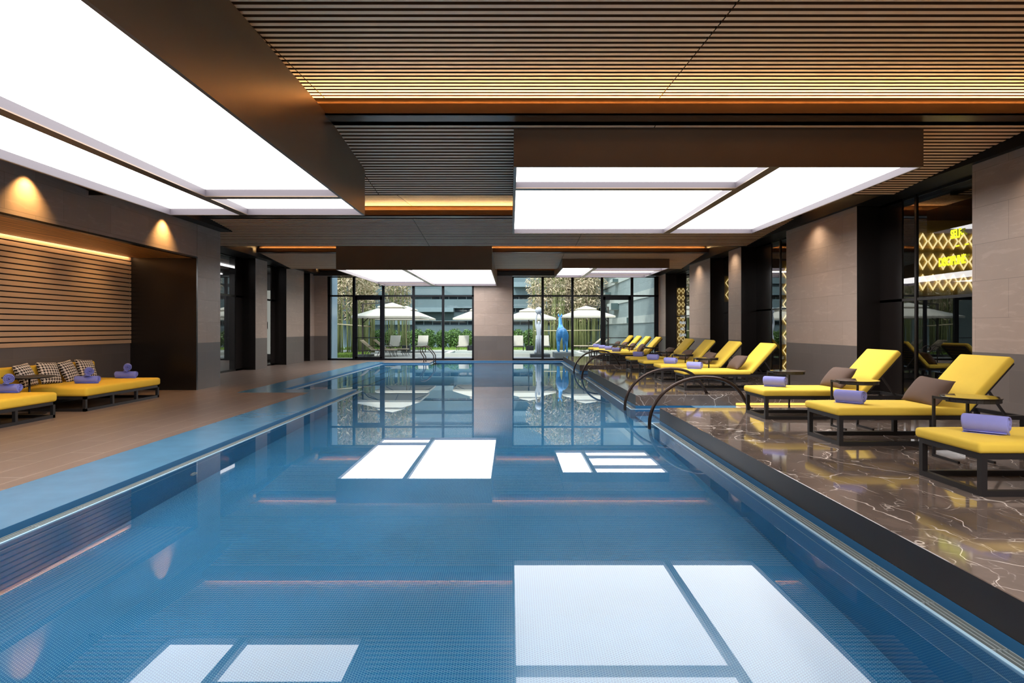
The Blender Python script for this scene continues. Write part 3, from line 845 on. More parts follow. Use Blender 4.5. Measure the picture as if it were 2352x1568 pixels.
for i, (y, z) in enumerate(lpos):
    zc = z + .325 + .085 + .010
    towel(tw, (LX + .31, y + .37 + rnd.uniform(-.03, .03), zc - .002), math.radians((-48 if i < 2 else -40) + rnd.uniform(-4, 4)), 'lavender rolled towel on the ' + LNAME[i], 'towels on the yellow loungers')
    if True:
        o = bpy.data.objects.new('cushion', pm); COL.objects.link(o)
        # lean the cushion on the backrest: its width runs along y, its height up the slope
        M = Matrix.Translation((LX + 1.20, y + .35 + rnd.uniform(-.03, .03), zc + .135)) @ Matrix.Rotation(math.radians(-50 + rnd.uniform(-5, 5)), 4, 'Y') @ Matrix.Rotation(PI / 2 + rnd.uniform(-.08, .08), 4, 'Z')
        o.matrix_world = M
        tag(o, 'taupe cushion on the ' + LNAME[i], 'cushion', 'taupe cushions on the yellow loungers')

def make_table():
    t = thing('side_table', 'x', 'side table', (0, 0, 0), 0, 'small round tables between the loungers')
    mb = MB(); mb.cyl((0, 0), .25, .598, .610, 48); mb.obj('tabletop', ['smoke'], t)
    for x in (-.235, .10):
        mb = MB()
        mb.bar((x, .17, 0), (x, .17, .598), .022); mb.bar((x, .18, .011), (x, -.17, .011), .022)
        y2 = -.05 if x < -.2 else -.2
        mb.bar((x, .18, .585), (x, y2, .585), .022)
        mb.obj('leg', ['alu'], t)
    mb = MB()
    pts = [(.232 * math.cos(a), .232 * math.sin(a), .580) for a in [PI + i * PI / 14 for i in range(15)]]
    for p, q in zip(pts[:-1], pts[1:]): mb.bar(p, q, .018, .034)
    mb.obj('apron', ['alu'], t)
    return t
tpos = [(4.42, 5.86, 'between the nearest lounger and the second one'), (4.39, 7.72, 'between the second and third loungers'), (4.28, 9.42, 'between the third lounger and the first step gap'),
        (4.36, 13.55, 'between the first two loungers of the middle platform'), (4.36, 15.4, 'between the second and third loungers of the middle platform'), (4.36, 17.25, 'between the last two loungers of the middle platform'),
        (4.36, 22.75, 'between the first two loungers of the far platform'), (4.36, 24.45, 'between the second and third loungers of the far platform'), (4.36, 26.15, 'between the last two loungers of the far platform')]
pt = make_table()
for i, (x, y, w) in enumerate(tpos):
    o = pt if i == 0 else copy_tree(pt)
    o.location = (x, y, ZP); o['label'] = 'round bronze-topped side table ' + w
# the table beside the nearest lounger of the far platform
o = copy_tree(pt); o.location = (4.9, 21.3, ZP); o['label'] = 'round bronze-topped side table in front of the nearest far platform lounger'

# handrails
def handrail(y, label, zfoot):
    t = thing('handrail', label, 'handrail', (0, y, 0), 0, 'arched bronze handrails at the pool steps')
    mb = MB(); pts = [(2.19, 0, -.42), (2.19, 0, -.25), (2.19, 0, -.08)]
    for i in range(1, 24):
        a = PI - PI * i / 24
        c_, s_ = math.cos(a), math.sin(a); pts.append((3.06 + (-.87 * (-c_) if c_ < 0 else .715 * c_ ** .8), 0, -.05 + .745 * (s_ if c_ < 0 else s_ ** .95)))
    pts = [p for p in pts if not (p[0] > 3.4 and p[2] < zfoot + .05)]
    pts.append((3.775, 0, zfoot))
    mb.tube(pts, .027, 12); ra = mb.obj('rail', ['rail'], t, smooth=False)
    MB().cyl((3.775, 0), .05, zfoot, zfoot + .014, 20).obj('flange', ['rail'], ra)
    for z in (-.12, -.34):
        MB().tube([(2.19, 0, z), (2.375, 0, z)], .010, 8).obj('bracket', ['rail'], ra)
handrail(9.63, 'nearest arched bronze handrail, on the end of the near platform', ZP)
handrail(11.70, 'second arched bronze handrail, on the front of the middle platform', ZP)
handrail(18.725, 'third arched bronze handrail, on the end of the middle platform', ZP)
handrail(21.12, 'farthest arched bronze handrail, on the front of the far platform', ZP)

def ladder():
    t = thing('pool_ladder', 'dark pool ladder with two bent rails at the far left pool corner', 'ladder', (-3.47, 26.6, 0))
    for y in (-.32, .32):
        pts = [(-.28, y, 0), (-.28, y, .22), (-.42, y, .45), (-.44, y, .60), (-.36, y, .69), (-.22, y, .70), (-.10, y, .62), (.12, y, .34), (.15, y, .25), (.15, y, -.95)]
        mb = MB(); mb.tube(pts, .02, 10); ra = mb.obj('rail', ['rail'], t)
        MB().cyl((-.28, y), .045, 0, .012, 16).obj('flange', ['rail'], ra)
    for z in (-.3, -.6, -.9):
        MB().box(.11, .19, -.32, .32, z, z + .025).obj('tread', ['rail'], t)
ladder()

# daybeds in the niche
def daybed(label, y0, y1, by0, by1):
    t = thing('daybed', label, 'daybed', (-8.2, (y0 + y1) / 2, 0), 0, 'yellow daybeds in the slatted niche')
    oy = (y0 + y1) / 2; ox = -8.2
    xf, xb = -7.50 - ox, -8.98 - ox
    a, b = y0 - oy, y1 - oy
    s = .05; zt = .265
    mb = MB()
    for x in (xf - s / 2, xb + s / 2):
        mb.bar((x, a, zt - s / 2), (x, b, zt - s / 2), s); mb.bar((x, a, s / 2), (x, b, s / 2), s)
    for y in (a + s / 2, b - s / 2):
        mb.bar((xb, y, zt - s / 2), (xf, y, zt - s / 2), s); mb.bar((xb, y, s / 2), (xf, y, s / 2), s)
    mb.obj('frame', ['alu'], t)
    n = 4
    for i in range(n):
        y = a + s / 2 + (b - a - s) * i / (n - 1)
        for x in (xf - s / 2, xb + s / 2): MB().bar((x, y, s), (x, y, zt - s), s).obj('leg', ['alu'], t)
    add('seat_cushion', rounded_box_mesh(xb - .0, xf + .03, a - .02, b + .02, zt, zt + .155, .045, 'yellow2', 'seat_cushion', .01), t)
    add('backrest', rounded_box_mesh(xb - .02, xb + .14, by0 - oy, by1 - oy, zt + .15, .775, .04, 'yellow2', 'backrest'), t)
    return t
daybed('long mustard yellow daybed with four houndstooth pillows', 10.75, 13.0, 10.5, 12.98)
daybed('mustard yellow daybed cut off by the left edge of the photo', 7.7, 10.04, 7.4, 9.2)
hm = pillow_mesh('pillow', .44, .44, .16, 'hound')
for i, y in enumerate((10.93, 11.49, 12.0, 12.5)):
    o = bpy.data.objects.new('pillow', hm); COL.objects.link(o)
    o.matrix_world = Matrix.Translation((-8.70, y, .625)) @ Matrix.Rotation(math.radians((6, -8, 4, -6)[i]), 4, 'Z') @ Matrix.Rotation(math.radians(66), 4, 'Y') @ Matrix.Rotation(PI / 2 + math.radians((5, -4, 6, -5)[i]), 4, 'Z')
    tag(o, ['leftmost houndstooth pillow, behind the round table', 'second houndstooth pillow from the left', 'third houndstooth pillow from the left', 'rightmost houndstooth pillow on the daybed back'][i], 'pillow', 'houndstooth pillows on the daybed')
tw2 = towel_mesh('rolled_towel', .41, .074, 'towel2')
tw3 = towel_mesh('rolled_towel', .28, .083, 'towel2')
for i, (x, y, w) in enumerate(((-8.02, 11.55, 'in front of the houndstooth pillows'), (-8.06, 12.78, 'at the far end of the long daybed'), (-8.16, 9.87, 'on the daybed at the left edge'))):
    z = .42 + .010
    towel(tw2, (x, y, z - .002), math.radians((6, 4, 5)[i]), 'lower blue rolled towel ' + w, 'blue towel rolls on the daybeds')
    towel(tw3, (x + .02, y + .02, z + .142), math.radians((-52, -58, -50)[i]), 'upper blue rolled towel, stacked crosswise ' + w, 'blue towel rolls on the daybeds')
t = thing('side_table', 'round dark table between the two yellow daybeds', 'side table', (-8.22, 10.41, 0))
MB().cyl((0, 0), .37, .632, .650, 48).obj('tabletop', ['alu'], t)
MB().cyl((0, 0), .016, .01, .62, 16).obj('post', ['alu'], t)
MB().cyl((0, 0), .24, .0, .012, 40).obj('base', ['alu'], t)
MB().cyl((0, 0), .31, .618, .635, 40).obj('apron', ['alu'], t)

# exercise machine behind the far left glass
t = thing('exercise_machine', 'exercise machine silhouette behind the second glass bay on the far left', 'exercise machine', (-10.75, 26.3, 0))
mb = MB(); mb.bar((-.2, -.6, .08), (-.2, .6, .08), .09); mb.bar((.2, -.6, .08), (.2, .6, .08), .09); mb.bar((-.3, -.6, .04), (.3, -.6, .04), .08); mb.bar((-.3, .6, .04), (.3, .6, .04), .08); mb.obj('base', ['black'], t)
for x in (-.22, .22):
    mb = MB(); mb.tube([(x, -.3, .2), (x, -.15, .7), (x, -.35, 1.1), (x, -.15, 1.5), (x * .6, .05, 1.75)], .03, 8); mb.obj('handle', ['black'], t)
mb = MB(); mb.tube([(0, .5, .1), (0, .35, .8), (0, .2, 1.55)], .045, 8); mb.box(-.2, .2, .1, .18, 1.45, 1.75); mb.obj('console', ['black'], t)

# ------------------------------------------------------------------ garden
def garden():
    SB('terrace', ['paving'], [(-12, 12, YW + .25, 41.6, -.2, .0)], 'pale paved terrace outside the windows', 'terrace')
    SB('gravel_bed', ['pebble'], [(-4.6, 4.3, YW + .4, 30.6, -.05, .012)], 'grey gravel bed in front of the sculptures', 'gravel')
    # lawns
    def lawn(x0, x1, y0, y1, label, n):
        mb = MB(); mb.box(x0, x1, y0, y1, -.02, .03)
        r = random.Random(n)
        for i in range(n):
            x, y = r.uniform(x0, x1), r.uniform(y0, y1); h = r.uniform(.06, .20); a = r.uniform(0, PI); w = .018
            dx, dy = math.cos(a) * w, math.sin(a) * w; lx, ly = r.uniform(-.05, .05), r.uniform(-.05, .05)
            f = mb.bm.faces.new([mb.bm.verts.new(p) for p in ((x - dx, y - dy, .03), (x + dx, y + dy, .03), (x + lx, y + ly, h))])
        o = mb.obj('grass', ['grass'], fix=False); tag(o, label, 'grass', None, 'stuff')
    lawn(-12, 6.7, 41.6, 45.3, 'green lawn strip at the foot of the hedge', 9000)
    lawn(-9.6, -7.95, 30.4, 34.5, 'small lawn under the left bamboo', 3500)
    SB('garden_column', ['column_blue'], [(-8.95, -8.33, YW + .32, 29.3, 0, 6)], 'pale blue panelled column just outside the left window', 'column')
    # slate-clad building behind
    mb = MB(); mb.box(-16, 12, 46.0, 46.6, 0, 10, 0)
    z0 = fz(759, 46)
    rows = [(745.5, 759, 0), (707, 736.5, 0), (687.5, 707, 0), (659, 681, 0)]
    def zz(py): return EYE + (VY - py) * 46 / F
    mb.box(-16, 12, 45.85, 46.05, 0, zz(745.5), 0)
    mb.box(-16, 12, 45.7, 46.05, zz(707), zz(687.5), 0)
    mb.box(-16, 12, 45.75, 46.05, zz(681), zz(659), 0)
    mb.box(-16, 12, 45.6, 46.05, zz(652), zz(634), 0); mb.box(-16, 12, 45.7, 46.05, zz(626), 10, 0)
    xw = (1043 - VX) * 46 / F
    mb.box(-16, xw, 45.45, 46.05, zz(716.5), zz(707.5), 1); mb.box(-16, (953 - VX) * 46 / F, 45.5, 46.05, zz(745.5), zz(737), 1)
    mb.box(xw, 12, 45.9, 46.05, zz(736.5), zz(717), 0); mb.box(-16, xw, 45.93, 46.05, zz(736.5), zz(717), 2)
    mb.box(-16, 12, 45.55, 46.05, zz(707.6), zz(706.4), 1); mb.box(-16, 12, 45.6, 46.05, zz(737), zz(736), 1); mb.box(-16, 12, 45.6, 46.05, zz(681.5), zz(680.6), 1)
    mb.box((1180 - VX) * 46 / F, (1222 - VX) * 46 / F, 45.3, 46.05, zz(660), zz(649), 1)
    o = struct(mb.obj('wall_garden', ['band', 'ledge', 'ledge_dark']), 'stepped blue-grey slate building closing the garden', 'building')
    mb = MB()
    for (pa, pb, xa, xb) in ((687.5, 681.5, -6, 12), (716.5, 708, xw, 12), (745.5, 737, (953 - VX) * 46 / F, 12)):
        mb.box(xa, xb, 45.93, 45.96, zz(pa), zz(pb), 0)
        x = xa
        while x < xb: mb.box(x, x + .05, 45.88, 45.97, zz(pa), zz(pb), 1); x += .66
    mb.obj('strip_windows', ['strip_glass', 'ledge'], o)
    # slate side wall on the right with projecting blocks
    mb = MB(); mb.box(6.75, 7.4, YW + .25, 46, 0, 10, 0)
    r = random.Random(5)
    for (pxa, pxb, pya, pyb, yb, w) in ((1468, 1480, 729, 742, 33.6, .36), (1419, 1438, 696, 711, 38, .5), (1405, 1419, 671, 676, 41, .4), (1424, 1436, 640, 647, 38, .4)):
        xx = 6.75
        Y = yb
        zc = EYE + (VY - (pya + pyb) / 2) * Y / F
        hh = (pyb - pya) * Y / F / 2
        mb.box(6.75 - w, 6.8, Y, Y + (1.6 if pxb - pxa > 14 else 1.1), zc - hh, zc + hh, 1)
    for z, d in ((1.75, .05), (2.15, .0), (3.0, .05), (3.35, 0), (4.3, .05), (4.75, 0)):
        if d: mb.box(6.75 - d, 6.8, YW + .3, 46, z, z + .38, 1)
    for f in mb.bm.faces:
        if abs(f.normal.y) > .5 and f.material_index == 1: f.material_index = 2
    struct(mb.obj('wall_garden', ['band_x', 'ledge_pale', 'ledge_dark'], fix=False), 'mossy slate garden wall with projecting blocks on the right', 'wall')
    SB('wall_garden', ['band_x'], [(-13, -12.5, YW, 46, 0, 10)], 'slate garden wall on the far left', 'wall')
    # basin
    t = thing('garden_basin', 'low pale stone basin behind the sculptures', 'basin', (.2, 33, 0))
    mb = MB(); x0, x1, y0, y1 = -3.65, 3.65, -1.35, 2.2
    for b in ((x0, x1, y0, y0 + .25, 0, .19), (x0, x1, y1 - .25, y1, 0, .19), (x0, x0 + .25, y0 + .25, y1 - .25, 0, .19), (x1 - .25, x1, y0 + .25, y1 - .25, 0, .19)): mb.box(*b)
    mb.obj('rim', ['paleface'], t); MB().box(x0 + .25, x1 - .25, y0 + .25, y1 - .25, 0, .13).obj('basin_water', ['basin_water'], t)
garden()

def blade_cloud(mb, r, n, cx, cy, cz, rx, ry, rz, size, mi=0, droop=.5, pw=.33):
    for i in range(n):
        while True:
            u, v, w = r.uniform(-1, 1), r.uniform(-1, 1), r.uniform(-1, 1)
            if u * u + v * v + w * w < 1: break
        p = Vector((cx + u * rx, cy + v * ry, cz + w * rz))
        d = Vector((r.uniform(-1, 1), r.uniform(-1, 1), r.uniform(-1, .5) - droop * .4)).normalized()
        s = d.cross(Vector((r.uniform(-1, 1), r.uniform(-1, 1), r.uniform(-1, 1)))).normalized()
        L = size * r.uniform(.6, 1.3); W = L * pw * .5
        vs = [mb.bm.verts.new(q) for q in (p, p + d * L * .4 + s * W, p + d * L, p + d * L * .4 - s * W)]
        f = mb.bm.faces.new(vs); f.material_index = mi
def bamboo_meshes(seed, H, spread, nst, foliage, nleaf):
    r = random.Random(seed)
    ms = MB()
    for i in range(nst):
        x, y = r.uniform(-spread, spread), r.uniform(-spread * .6, spread * .6)
        lx, ly = r.uniform(-.5, .5), r.uniform(-.4, .2)
        pts = [(x + lx * t * t, y + ly * t * t, H * t) for t in (0, .2, .4, .6, .8, 1)]
        rr = r.uniform(.018, .03)
        ms.tube(pts, [rr, rr, rr, rr * .9, rr * .7, rr * .4], 6)
    mf = MB()
    for (cx, cy, cz, rx, ry, rz, k) in foliage:
        blade_cloud(mf, r, int(nleaf * k), cx, cy, cz, rx, ry, rz, .26, pw=.2)
    return ms.mesh('stems', ['bstem']), mf.mesh('foliage', ['bleaf'], fix=False)
def plant(name, meshes, parts, loc, rz, label, cat, group, scale=1.0):
    t = thing(name, label, cat, loc, rz, group); t.scale = (scale,) * 3
    for p, m in zip(parts, meshes): add(p, m, t)
    return t
A = bamboo_meshes(11, 6.2, .55, 30, [(.1, 0, 5.2, 1.3, 1.1, 1.6, 1.0), (.2, -.2, 3.7, 1.0, .8, 1.2, .45), (0, 0, 2.4, .6, .5, .7, .10)], 1500)
B = bamboo_meshes(12, 6.0, .75, 36, [(0, 0, 5.0, 1.35, 1.1, 1.5, 1.0), (-.1, -.2, 3.5, 1.1, .8, .9, .6), (0, 0, 2.5, .8, .5, .5, .12)], 1500)
for i, (x, y, s, w) in enumerate(((-9.35, 33.6, 1.0, 'nearest the pale blue column'), (-8.75, 35.2, 1.04, 'behind the left glass door'), (-8.9, 37.4, 1.05, 'rearmost of the left clumps'), (-7.4, 40.0, .98, 'behind the cantilever parasol'), (-10.3, 35.6, 1.05, 'farthest left of all'))):
    plant('bamboo', A if i % 2 == 0 else B, ('stems', 'foliage'), (x, y, .0), i * 1.3, 'leaning bamboo clump %s' % w, 'bamboo', 'bamboo clumps left of the garden')
for i, (x, y, s, w) in enumerate(((2.2, 42.2, .9, 'farthest left of the right grove, over the blue horse'), (3.2, 41.8, 1.0, 'second in the right grove'), (4.2, 42.3, 1.0, 'in the middle of the right grove'), (4.9, 41.8, 1.02, 'behind the rightmost parasol'), (5.4, 42.2, .98, 'beside the slate wall'), (3.7, 43.4, 1.05, 'at the back of the right grove'), (5.2, 43.3, 1.0, 'at the back by the slate wall'))):
    plant('bamboo', B if i % 2 == 0 else A, ('stems', 'foliage'), (x, y, .0), i * 1.7, 'dry leaved bamboo clump %s' % w, 'bamboo', 'bamboo grove right of the garden', s)
mb = MB(); mb.tube([(1.6, 41.2, fz(759.5, 41.2)), (6.4, 41.3, fz(758, 41.3))], .03, 8); tag(mb.obj('bamboo_rail', ['bpole']), 'horizontal bamboo rail tied across the right grove', 'rail')
mb = MB(); mb.tube([(-9.6, 33.0, fz(743.5, 33)), (-7.6, 33.3, fz(750, 33.3))], .03, 8); tag(mb.obj('bamboo_rail', ['bpole']), 'horizontal bamboo rail tied across the left clumps', 'rail')
# hedge shrubs
r = random.Random(21)
mb = MB(); blade_cloud(mb, r, 1500, 0, 0, .80, .62, .42, .62, .13, pw=.6, droop=.1); blade_cloud(mb, r, 500, 0, 0, .4, .5, .4, .4, .13, pw=.6)
hl = mb.mesh('foliage', ['hleaf'], fix=False)
mb = MB()
for i in range(9):
    a = r.uniform(0, 2 * PI); mb.tube([(.1 * math.cos(a), .1 * math.sin(a), 0), (.3 * math.cos(a), .2 * math.sin(a), .5), (.42 * math.cos(a), .26 * math.sin(a), 1.0)], .02, 5)
hs = mb.mesh('branches', ['hstem'])
NH = 15
ordn = ['first', 'second', 'third', 'fourth', 'fifth', 'sixth', 'seventh', 'eighth', 'ninth', 'tenth', 'eleventh', 'twelfth', 'thirteenth', 'fourteenth', 'fifteenth']
for i in range(NH):
    x = -9.6 + i * .92
    if 6.9 < i < 7: continue
    plant('hedge_shrub', (hl, hs), ('foliage', 'branches'), (x, 44.3, .0), i * 2.1, '%s bright green hedge shrub from the left along the slate building' % ordn[i], 'shrub', 'hedge shrubs', 1.0 + .04 * math.sin(i * 2.3))

# parasols
def parasol(label, x, y, half, ze, za, pole, offset=0):
    t = thing('parasol', label, 'parasol', (x, y, 0), 0, 'cream garden parasols')
    mb = MB()
    zv = ze + (za - ze) * .62; hv = half * .30
    ring0 = [(-half, -half, ze), (half, -half, ze), (half, half, ze), (-half, half, ze)]
    ring1 = [(-hv, -hv, zv), (hv, -hv, zv), (hv, hv, zv), (-hv, hv, zv)]
    low = [(p[0], p[1], p[2] - .10) for p in ring0]
    for i in range(4):
        j = (i + 1) % 4
        mb.quad([ring0[i], ring0[j], ring1[j], ring1[i]]); mb.quad([low[i], low[j], ring0[j], ring0[i]])
    cn = mb.obj('canopy', ['canvas'], t)
    mb = MB(); hv2 = hv * 1.25
    b0 = [(-hv2, -hv2, zv + .06), (hv2, -hv2, zv + .06), (hv2, hv2, zv + .06), (-hv2, hv2, zv + .06)]; ap = (0, 0, za)
    for i in range(4): mb.quad([b0[i], b0[(i + 1) % 4], ap]); mb.quad([(b0[i][0], b0[i][1], zv), (b0[(i + 1) % 4][0], b0[(i + 1) % 4][1], zv), b0[(i + 1) % 4], b0[i]])
    mb.obj('vent_cap', ['canvas'], cn)
    for i in range(8):
        a = i * PI / 4; k = half * (1.38 if i % 2 else .98)
        MB().bar((.05 * math.cos(a), .05 * math.sin(a), zv - .02), (k * math.cos(a), k * math.sin(a), ze - .01), .022).obj('rib', ['steel'], cn)
    if offset:
        MB().bar((offset, 0, .08), (offset, 0, za - .05), .08).obj('pole', ['steel'], t)
        MB().bar((offset, 0, za - .08), (0, 0, za + .02), .05).obj('arm', ['steel'], t)
        mb = MB(); mb.tube([(offset, 0, ze - .35), (offset * .8, 0, ze - .05), (offset * .4, 0, ze + .12), (0, 0, zv - .05)], .025, 6); mb.obj('brace', ['steel'], t)
        MB().box(offset - .5, offset + .5, -.5, .5, 0, .1).obj('base', ['plinth'], t)
    else:
        mb = MB(); mb.cyl((0, 0), .028, .06, zv, 12); mb.obj('pole', ['bpole' if pole else 'steel'], t)
        MB().box(-.3, .3, -.3, .3, 0, .08).obj('base', ['plinth'], t)
def PX(px, Y): return (px - VX) * Y / F
parasol('large cream cantilever parasol behind the left glass door', PX(901, 32), 32.0, 1.72, fz(727, 32), fz(694.5, 32), 0, -1.55)
parasol('cream parasol overlapping the cantilever one on its right', PX(934, 36.4), 36.4, 1.55, fz(731, 36.4), fz(702, 36.4), 1)
parasol('cream parasol half hidden by the central stone pier', PX(1102, 37), 37, 1.5, fz(731, 37), fz(703, 37), 1)
parasol('cream parasol behind the white sculpture', PX(1214.6, 36), 36, 1.5, fz(731, 36), fz(706.5, 36), 0)
parasol('rightmost cream parasol in front of the dry bamboo', PX(1345.5, 35.5), 35.5, 1.48, fz(726, 35.5), fz(702, 35.5), 0, 1.3)

# garden loungers
def make_garden_lounger(mat):
    t = thing('garden_lounger', 'x', 'lounger', (0, 0, 0), 0, 'garden loungers on the terrace')
    mb = MB(); mb.box(-.33, .33, 0, 1.25, .34, .39, bevel=.015); mb.obj('seat', [mat], t)
    mb = MB(); mb.box(-.33, .33, 0, .75, 0, .05, bevel=.015); o = mb.obj('backrest', [mat], t); o.location = (0, 1.24, .36); o.rotation_euler = (math.radians(58 if mat == 'cream' else 40), 0, 0)
    mb = MB()
    for x in (-.34, .34): mb.bar((x, 0, .33), (x, 1.9, .33), .03)
    mb.bar((-.34, 0, .33), (.34, 0, .33), .03); mb.obj('frame', ['steel'], t)
    for x in (-.33, .33):
        for y, d in ((.12, -.12), (.32, -.12), (1.45, .15)):
            MB().bar((x, y, .33), (x, y + d, 0), .025).obj('leg', ['steel'], t)
    for x in (-.36, .36):
        mb = MB(); mb.tube([(x, .85, .34), (x, .95, .55), (x, 1.15, .6), (x, 1.4, .52)], .013, 6); mb.obj('armrest', ['steel'], t)
    return t
gl = make_garden_lounger('beige'); gl.location = (-5.92, 31.55, 0); gl.rotation_euler = (0, 0, PI / 2); gl['label'] = 'beige garden lounger seen from the side, nearest the left glass door'
g2 = copy_tree(gl); g2.location = (-5.50, 32.7, 0); g2['label'] = 'beige garden lounger seen from the side, behind the nearest one'
g3 = copy_tree(gl); g3.location = (4.0, 38.7, 0); g3.rotation_euler = (0, 0, -PI / 2); g3['label'] = 'pale garden lounger whose foot end shows beside the blue horse'
g4 = copy_tree(gl); g4.location = (4.28, 37.5, 0); g4.rotation_euler = (0, 0, -PI / 2); g4['label'] = 'pale garden lounger nearer the yellow loungers, right of the blue horse'
gc = make_garden_lounger('cream')
for i, (px, w) in enumerate(((905, 'behind the pair seen from the side'), (969.5, 'behind the pool ladder'), (1064, 'left of the central stone pier'), (1190, 'right of the central stone pier'), (1250, 'half hidden by the white sculpture'))):
    o = gc if i == 0 else copy_tree(gc)
    o.location = (PX(px, 38.6), 37.6, 0); o['label'] = 'cream garden lounger facing the windows, ' + w
for i, (px, Y, w) in enumerate(((933.5, 38.3, 'between the first two facing loungers'), (1083, 38.3, 'at the left edge of the central stone pier'), (1217, 37.6, 'left of the white sculpture'))):
    mb = MB(); mb.box(-.24, .24, -.24, .24, 0, .40, bevel=.01)
    o = mb.obj('garden_cube', ['plinth']); o.location = (PX(px, Y), Y, 0); tag(o, 'dark cube table on the terrace ' + w, 'table', 'dark cube tables on the terrace')

# ------------------------------------------------------------------ sculptures
def skin(name, chain, edges, mat, parent, root=0, sub=2):
    me = bpy.data.meshes.new(name)
    me.from_pydata([c[0] for c in chain], edges, [])
    o = bpy.data.objects.new(name, me); COL.objects.link(o); o.parent = parent
    m = o.modifiers.new('skin', 'SKIN'); m.use_smooth_shade = True
    sv = me.skin_vertices[0].data
    for i, c in enumerate(chain):
        rr = c[1] if isinstance(c[1], tuple) else (c[1], c[1])
        sv[i].radius = rr
        sv[i].use_root = (i == root)
    s = o.modifiers.new('sub', 'SUBSURF'); s.levels = sub; s.render_levels = sub
    me.materials.append(MT[mat])
    return o
def horse():
    t = thing('horse_sculpture', 'glossy blue horse sculpture standing with its head raised', 'sculpture', (PX(1292.5, 30.2), 30.2, .265)); t.scale = (1.12, 1, 1)
    # rump towards the windows, head away and raised
    V = [((0, 0, 1.02), (.25, .27)),      # 0 rump centre
         ((0, .55, 1.00), (.24, .26)),    # 1 barrel
         ((0, 1.05, 1.05), (.21, .25)),   # 2 chest
         ((0, 1.32, 1.30), (.11, .17)),   # 3 neck base
         ((0, 1.50, 1.60), (.085, .12)),  # 4 neck top
         ((0, 1.62, 1.74), (.085, .10)),  # 5 poll
         ((0, 1.86, 1.62), (.07, .08)),   # 6 muzzle mid
         ((0, 2.02, 1.53), (.05, .055)),  # 7 muzzle
         ((0, -.22, 1.02), (.17, .20)),   # 8 buttock
         ((-.16, -.06, .78), .125), ((-.17, .02, .55), .075), ((-.175, -.12, .36), .05), ((-.18, -.10, .10), .042), ((-.18, -.06, .03), .055),
         ((.16, -.06, .78), .125), ((.17, .02, .55), .075), ((.175, -.12, .36), .05), ((.18, -.10, .10), .042), ((.18, -.06, .03), .055),
         ((-.14, 1.10, .80), .10), ((-.14, 1.10, .50), .06), ((-.14, 1.12, .12), .042), ((-.14, 1.15, .03), .055),
         ((.14, 1.10, .80), .10), ((.14, 1.10, .50), .06), ((.14, 1.12, .12), .042), ((.14, 1.15, .03), .055)]
    E = [(0, 1), (1, 2), (2, 3), (3, 4), (4, 5), (5, 6), (6, 7), (0, 8), (0, 9), (9, 10), (10, 11), (11, 12), (12, 13), (0, 14), (14, 15), (15, 16), (16, 17), (17, 18),
         (2, 19), (19, 20), (20, 21), (21, 22), (2, 23), (23, 24), (24, 25), (25, 26)]
    skin('body', V, E, 'horse', t, 0)
    for s in (-1, 1):
        mb = MB(); mb.tube([(s * .045, 1.60, 1.80), (s * .075, 1.60, 1.89), (s * .08, 1.61, 1.97)], [.04, .035, .006], 8); mb.obj('ear', ['horse'], t, smooth=True)
    mb = MB(); mb.tube([(0, -.36, 1.13), (0, -.47, 1.0), (0, -.47, .72), (0, -.43, .5)], [.03, .05, .055, .015], 10); mb.obj('tail', ['horse'], t, smooth=True)
    mb = MB()
    for i in range(9):
        k = i / 8; mb.box(-.018, .018, 1.16 + .36 * k - .05, 1.16 + .36 * k + .03, 1.43 + .38 * k, 1.50 + .38 * k, bevel=.01)
    mb.obj('mane', ['horse'], t)
    mb = MB(); mb.box(PX(1274, 30), PX(1316, 30), 29.7, 31.6, 0, .265); tag(mb.obj('plinth', ['plinth2']), 'grey block plinth under the blue horse', 'plinth')
horse()
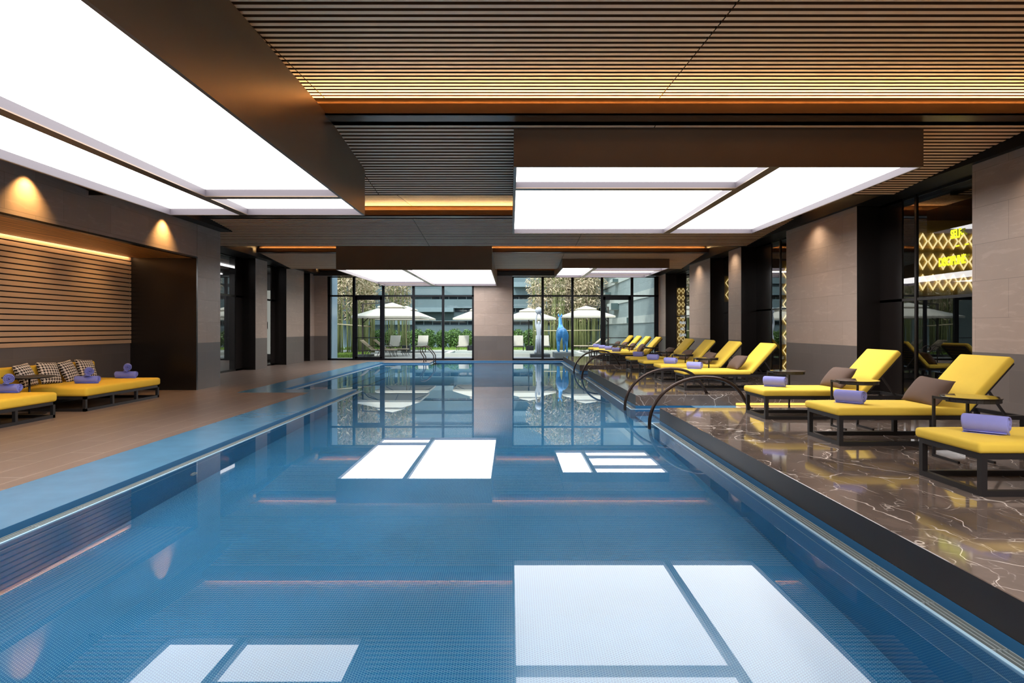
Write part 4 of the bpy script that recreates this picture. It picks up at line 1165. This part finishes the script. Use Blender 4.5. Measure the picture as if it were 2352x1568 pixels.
def figure():
    t = thing('figure_sculpture', 'white glazed sculpture of a draped figure lifting a ball overhead', 'sculpture', (PX(1237.5, 31), 31.0, .17))
    V = [((0, 0, .98), (.165, .13)),     # 0 pelvis
         ((0, 0, 1.18), (.125, .10)),    # 1 waist
         ((0, 0, 1.38), (.155, .11)),    # 2 chest
         ((0, 0, 1.49), (.06, .06)),     # 3 neck
         ((0, 0.0, 1.58), (.085, .095)), # 4 head
         ((0, 0, 1.68), (.06, .07)),     # 5 crown
         ((-.15, 0, 1.46), .06), ((-.145, -.01, 1.72), .045), ((-.10, -.02, 1.98), .035), ((-.06, -.02, 2.06), .04),
         ((.15, 0, 1.46), .06), ((.145, -.01, 1.72), .045), ((.10, -.02, 1.98), .035), ((.06, -.02, 2.06), .04),
         ((-.07, 0, .70), (.12, .12)), ((-.08, 0, .35), (.10, .11)), ((-.09, -.02, .04), (.10, .13)),
         ((.07, 0, .70), (.12, .12)), ((.08, 0, .35), (.10, .11)), ((.09, -.02, .04), (.10, .13))]
    E = [(0, 1), (1, 2), (2, 3), (3, 4), (4, 5), (2, 6), (6, 7), (7, 8), (8, 9), (2, 10), (10, 11), (11, 12), (12, 13), (0, 14), (14, 15), (15, 16), (0, 17), (17, 18), (18, 19)]
    skin('body', V, E, 'statue', t, 0)
    b = bmesh.new(); bmesh.ops.create_uvsphere(b, u_segments=32, v_segments=20, radius=.185)
    mb = MB(); mb.merge(b); mb.obj('ball', ['statue'], t, smooth=True, loc=(0, 0, 2.20))
    mb = MB()   # folds of drapery round the legs
    for i in range(11):
        a = 2 * PI * i / 11
        mb.tube([(.13 * math.cos(a), .10 * math.sin(a), .95), (.15 * math.cos(a), .13 * math.sin(a), .5), (.15 * math.cos(a), .14 * math.sin(a), .0)], [.02, .03, .03], 7)
    mb.obj('drapery', ['statue'], t, smooth=True)
    mb = MB(); b = bmesh.new(); bmesh.ops.create_uvsphere(b, u_segments=16, v_segments=10, radius=.075); mb.merge(b, mat=Matrix.Diagonal((1, 1, 1.2, 1))); mb.obj('foot_ornament', ['statue'], t, smooth=True, loc=(-.17, -.12, .085))
    mb = MB(); mb.box(PX(1217.5, 31), PX(1262.5, 31), 30.5, 31.5, 0, .17); tag(mb.obj('plinth', ['plinth']), 'dark block plinth under the white sculpture', 'plinth')
figure()

# ------------------------------------------------------------------ lights
def spot(loc, aim, energy, col=(1, .72, .42), size=70, blend=.7, rad=.03):
    l = bpy.data.lights.new('downlight', 'SPOT'); l.energy = energy; l.color = col; l.spot_size = math.radians(size); l.spot_blend = blend; l.shadow_soft_size = rad
    o = bpy.data.objects.new('downlight', l); COL.objects.link(o); o.location = loc
    o.rotation_euler = (Vector(aim) - Vector(loc)).to_track_quat('-Z', 'Y').to_euler()
for y in (5.7, 9.4, 13.1):
    spot((XL + .22, y, 3.93), (XL - .02, y, 3.0), 140, (1, .58, .20), 92, 1.0)
for y in (8.0, 9.7, 11.4, 13.1):
    spot((-8.1, y, 3.12), (-9.0, y, 2.2), 22, (1, .66, .32), 90, 1.0)
for y in (7.6, 13.6, 18.65, 22.2):
    spot((XW_ - .42, y, 3.87), (XW_ + .1, y, 2.2), 38, (1, .80, .58), 120, 1.0)
sun = bpy.data.lights.new('sun', 'SUN'); sun.energy = 3.0; sun.angle = math.radians(8); sun.color = (1, .96, .9)
so = bpy.data.objects.new('sun', sun); COL.objects.link(so); so.rotation_euler = (math.radians(32), math.radians(-22), 0)
w = bpy.data.worlds.new('sky'); sc.world = w; w.use_nodes = True
bg = w.node_tree.nodes['Background']; bg.inputs[0].default_value = (.80, .90, 1.0, 1); bg.inputs[1].default_value = 2.2

# ------------------------------------------------------------------ camera
cam = bpy.data.cameras.new('camera'); co = bpy.data.objects.new('camera', cam); COL.objects.link(co)
co.location = (0, 0, EYE); co.rotation_euler = (PI / 2, 0, 0)
cam.sensor_width = 36; cam.lens = F / 2352 * 36; cam.shift_x = (1176 - VX) / 2352; cam.shift_y = -(784 - VY) / 2352
cam.clip_end = 200
sc.camera = co
sc.view_settings.view_transform = 'Standard'; sc.view_settings.look = 'None'; sc.view_settings.gamma = 1; sc.view_settings.use_curve_mapping = False
sc.view_settings.exposure = 0.5
cy = sc.cycles
cy.max_bounces = 9; cy.diffuse_bounces = 4; cy.glossy_bounces = 4; cy.transmission_bounces = 6; cy.transparent_max_bounces = 12
cy.caustics_reflective = True; cy.caustics_refractive = True; cy.blur_glossy = .3
cy.sample_clamp_indirect = 6.0; cy.use_denoising = True
cy.use_adaptive_sampling = True; cy.adaptive_threshold = .02
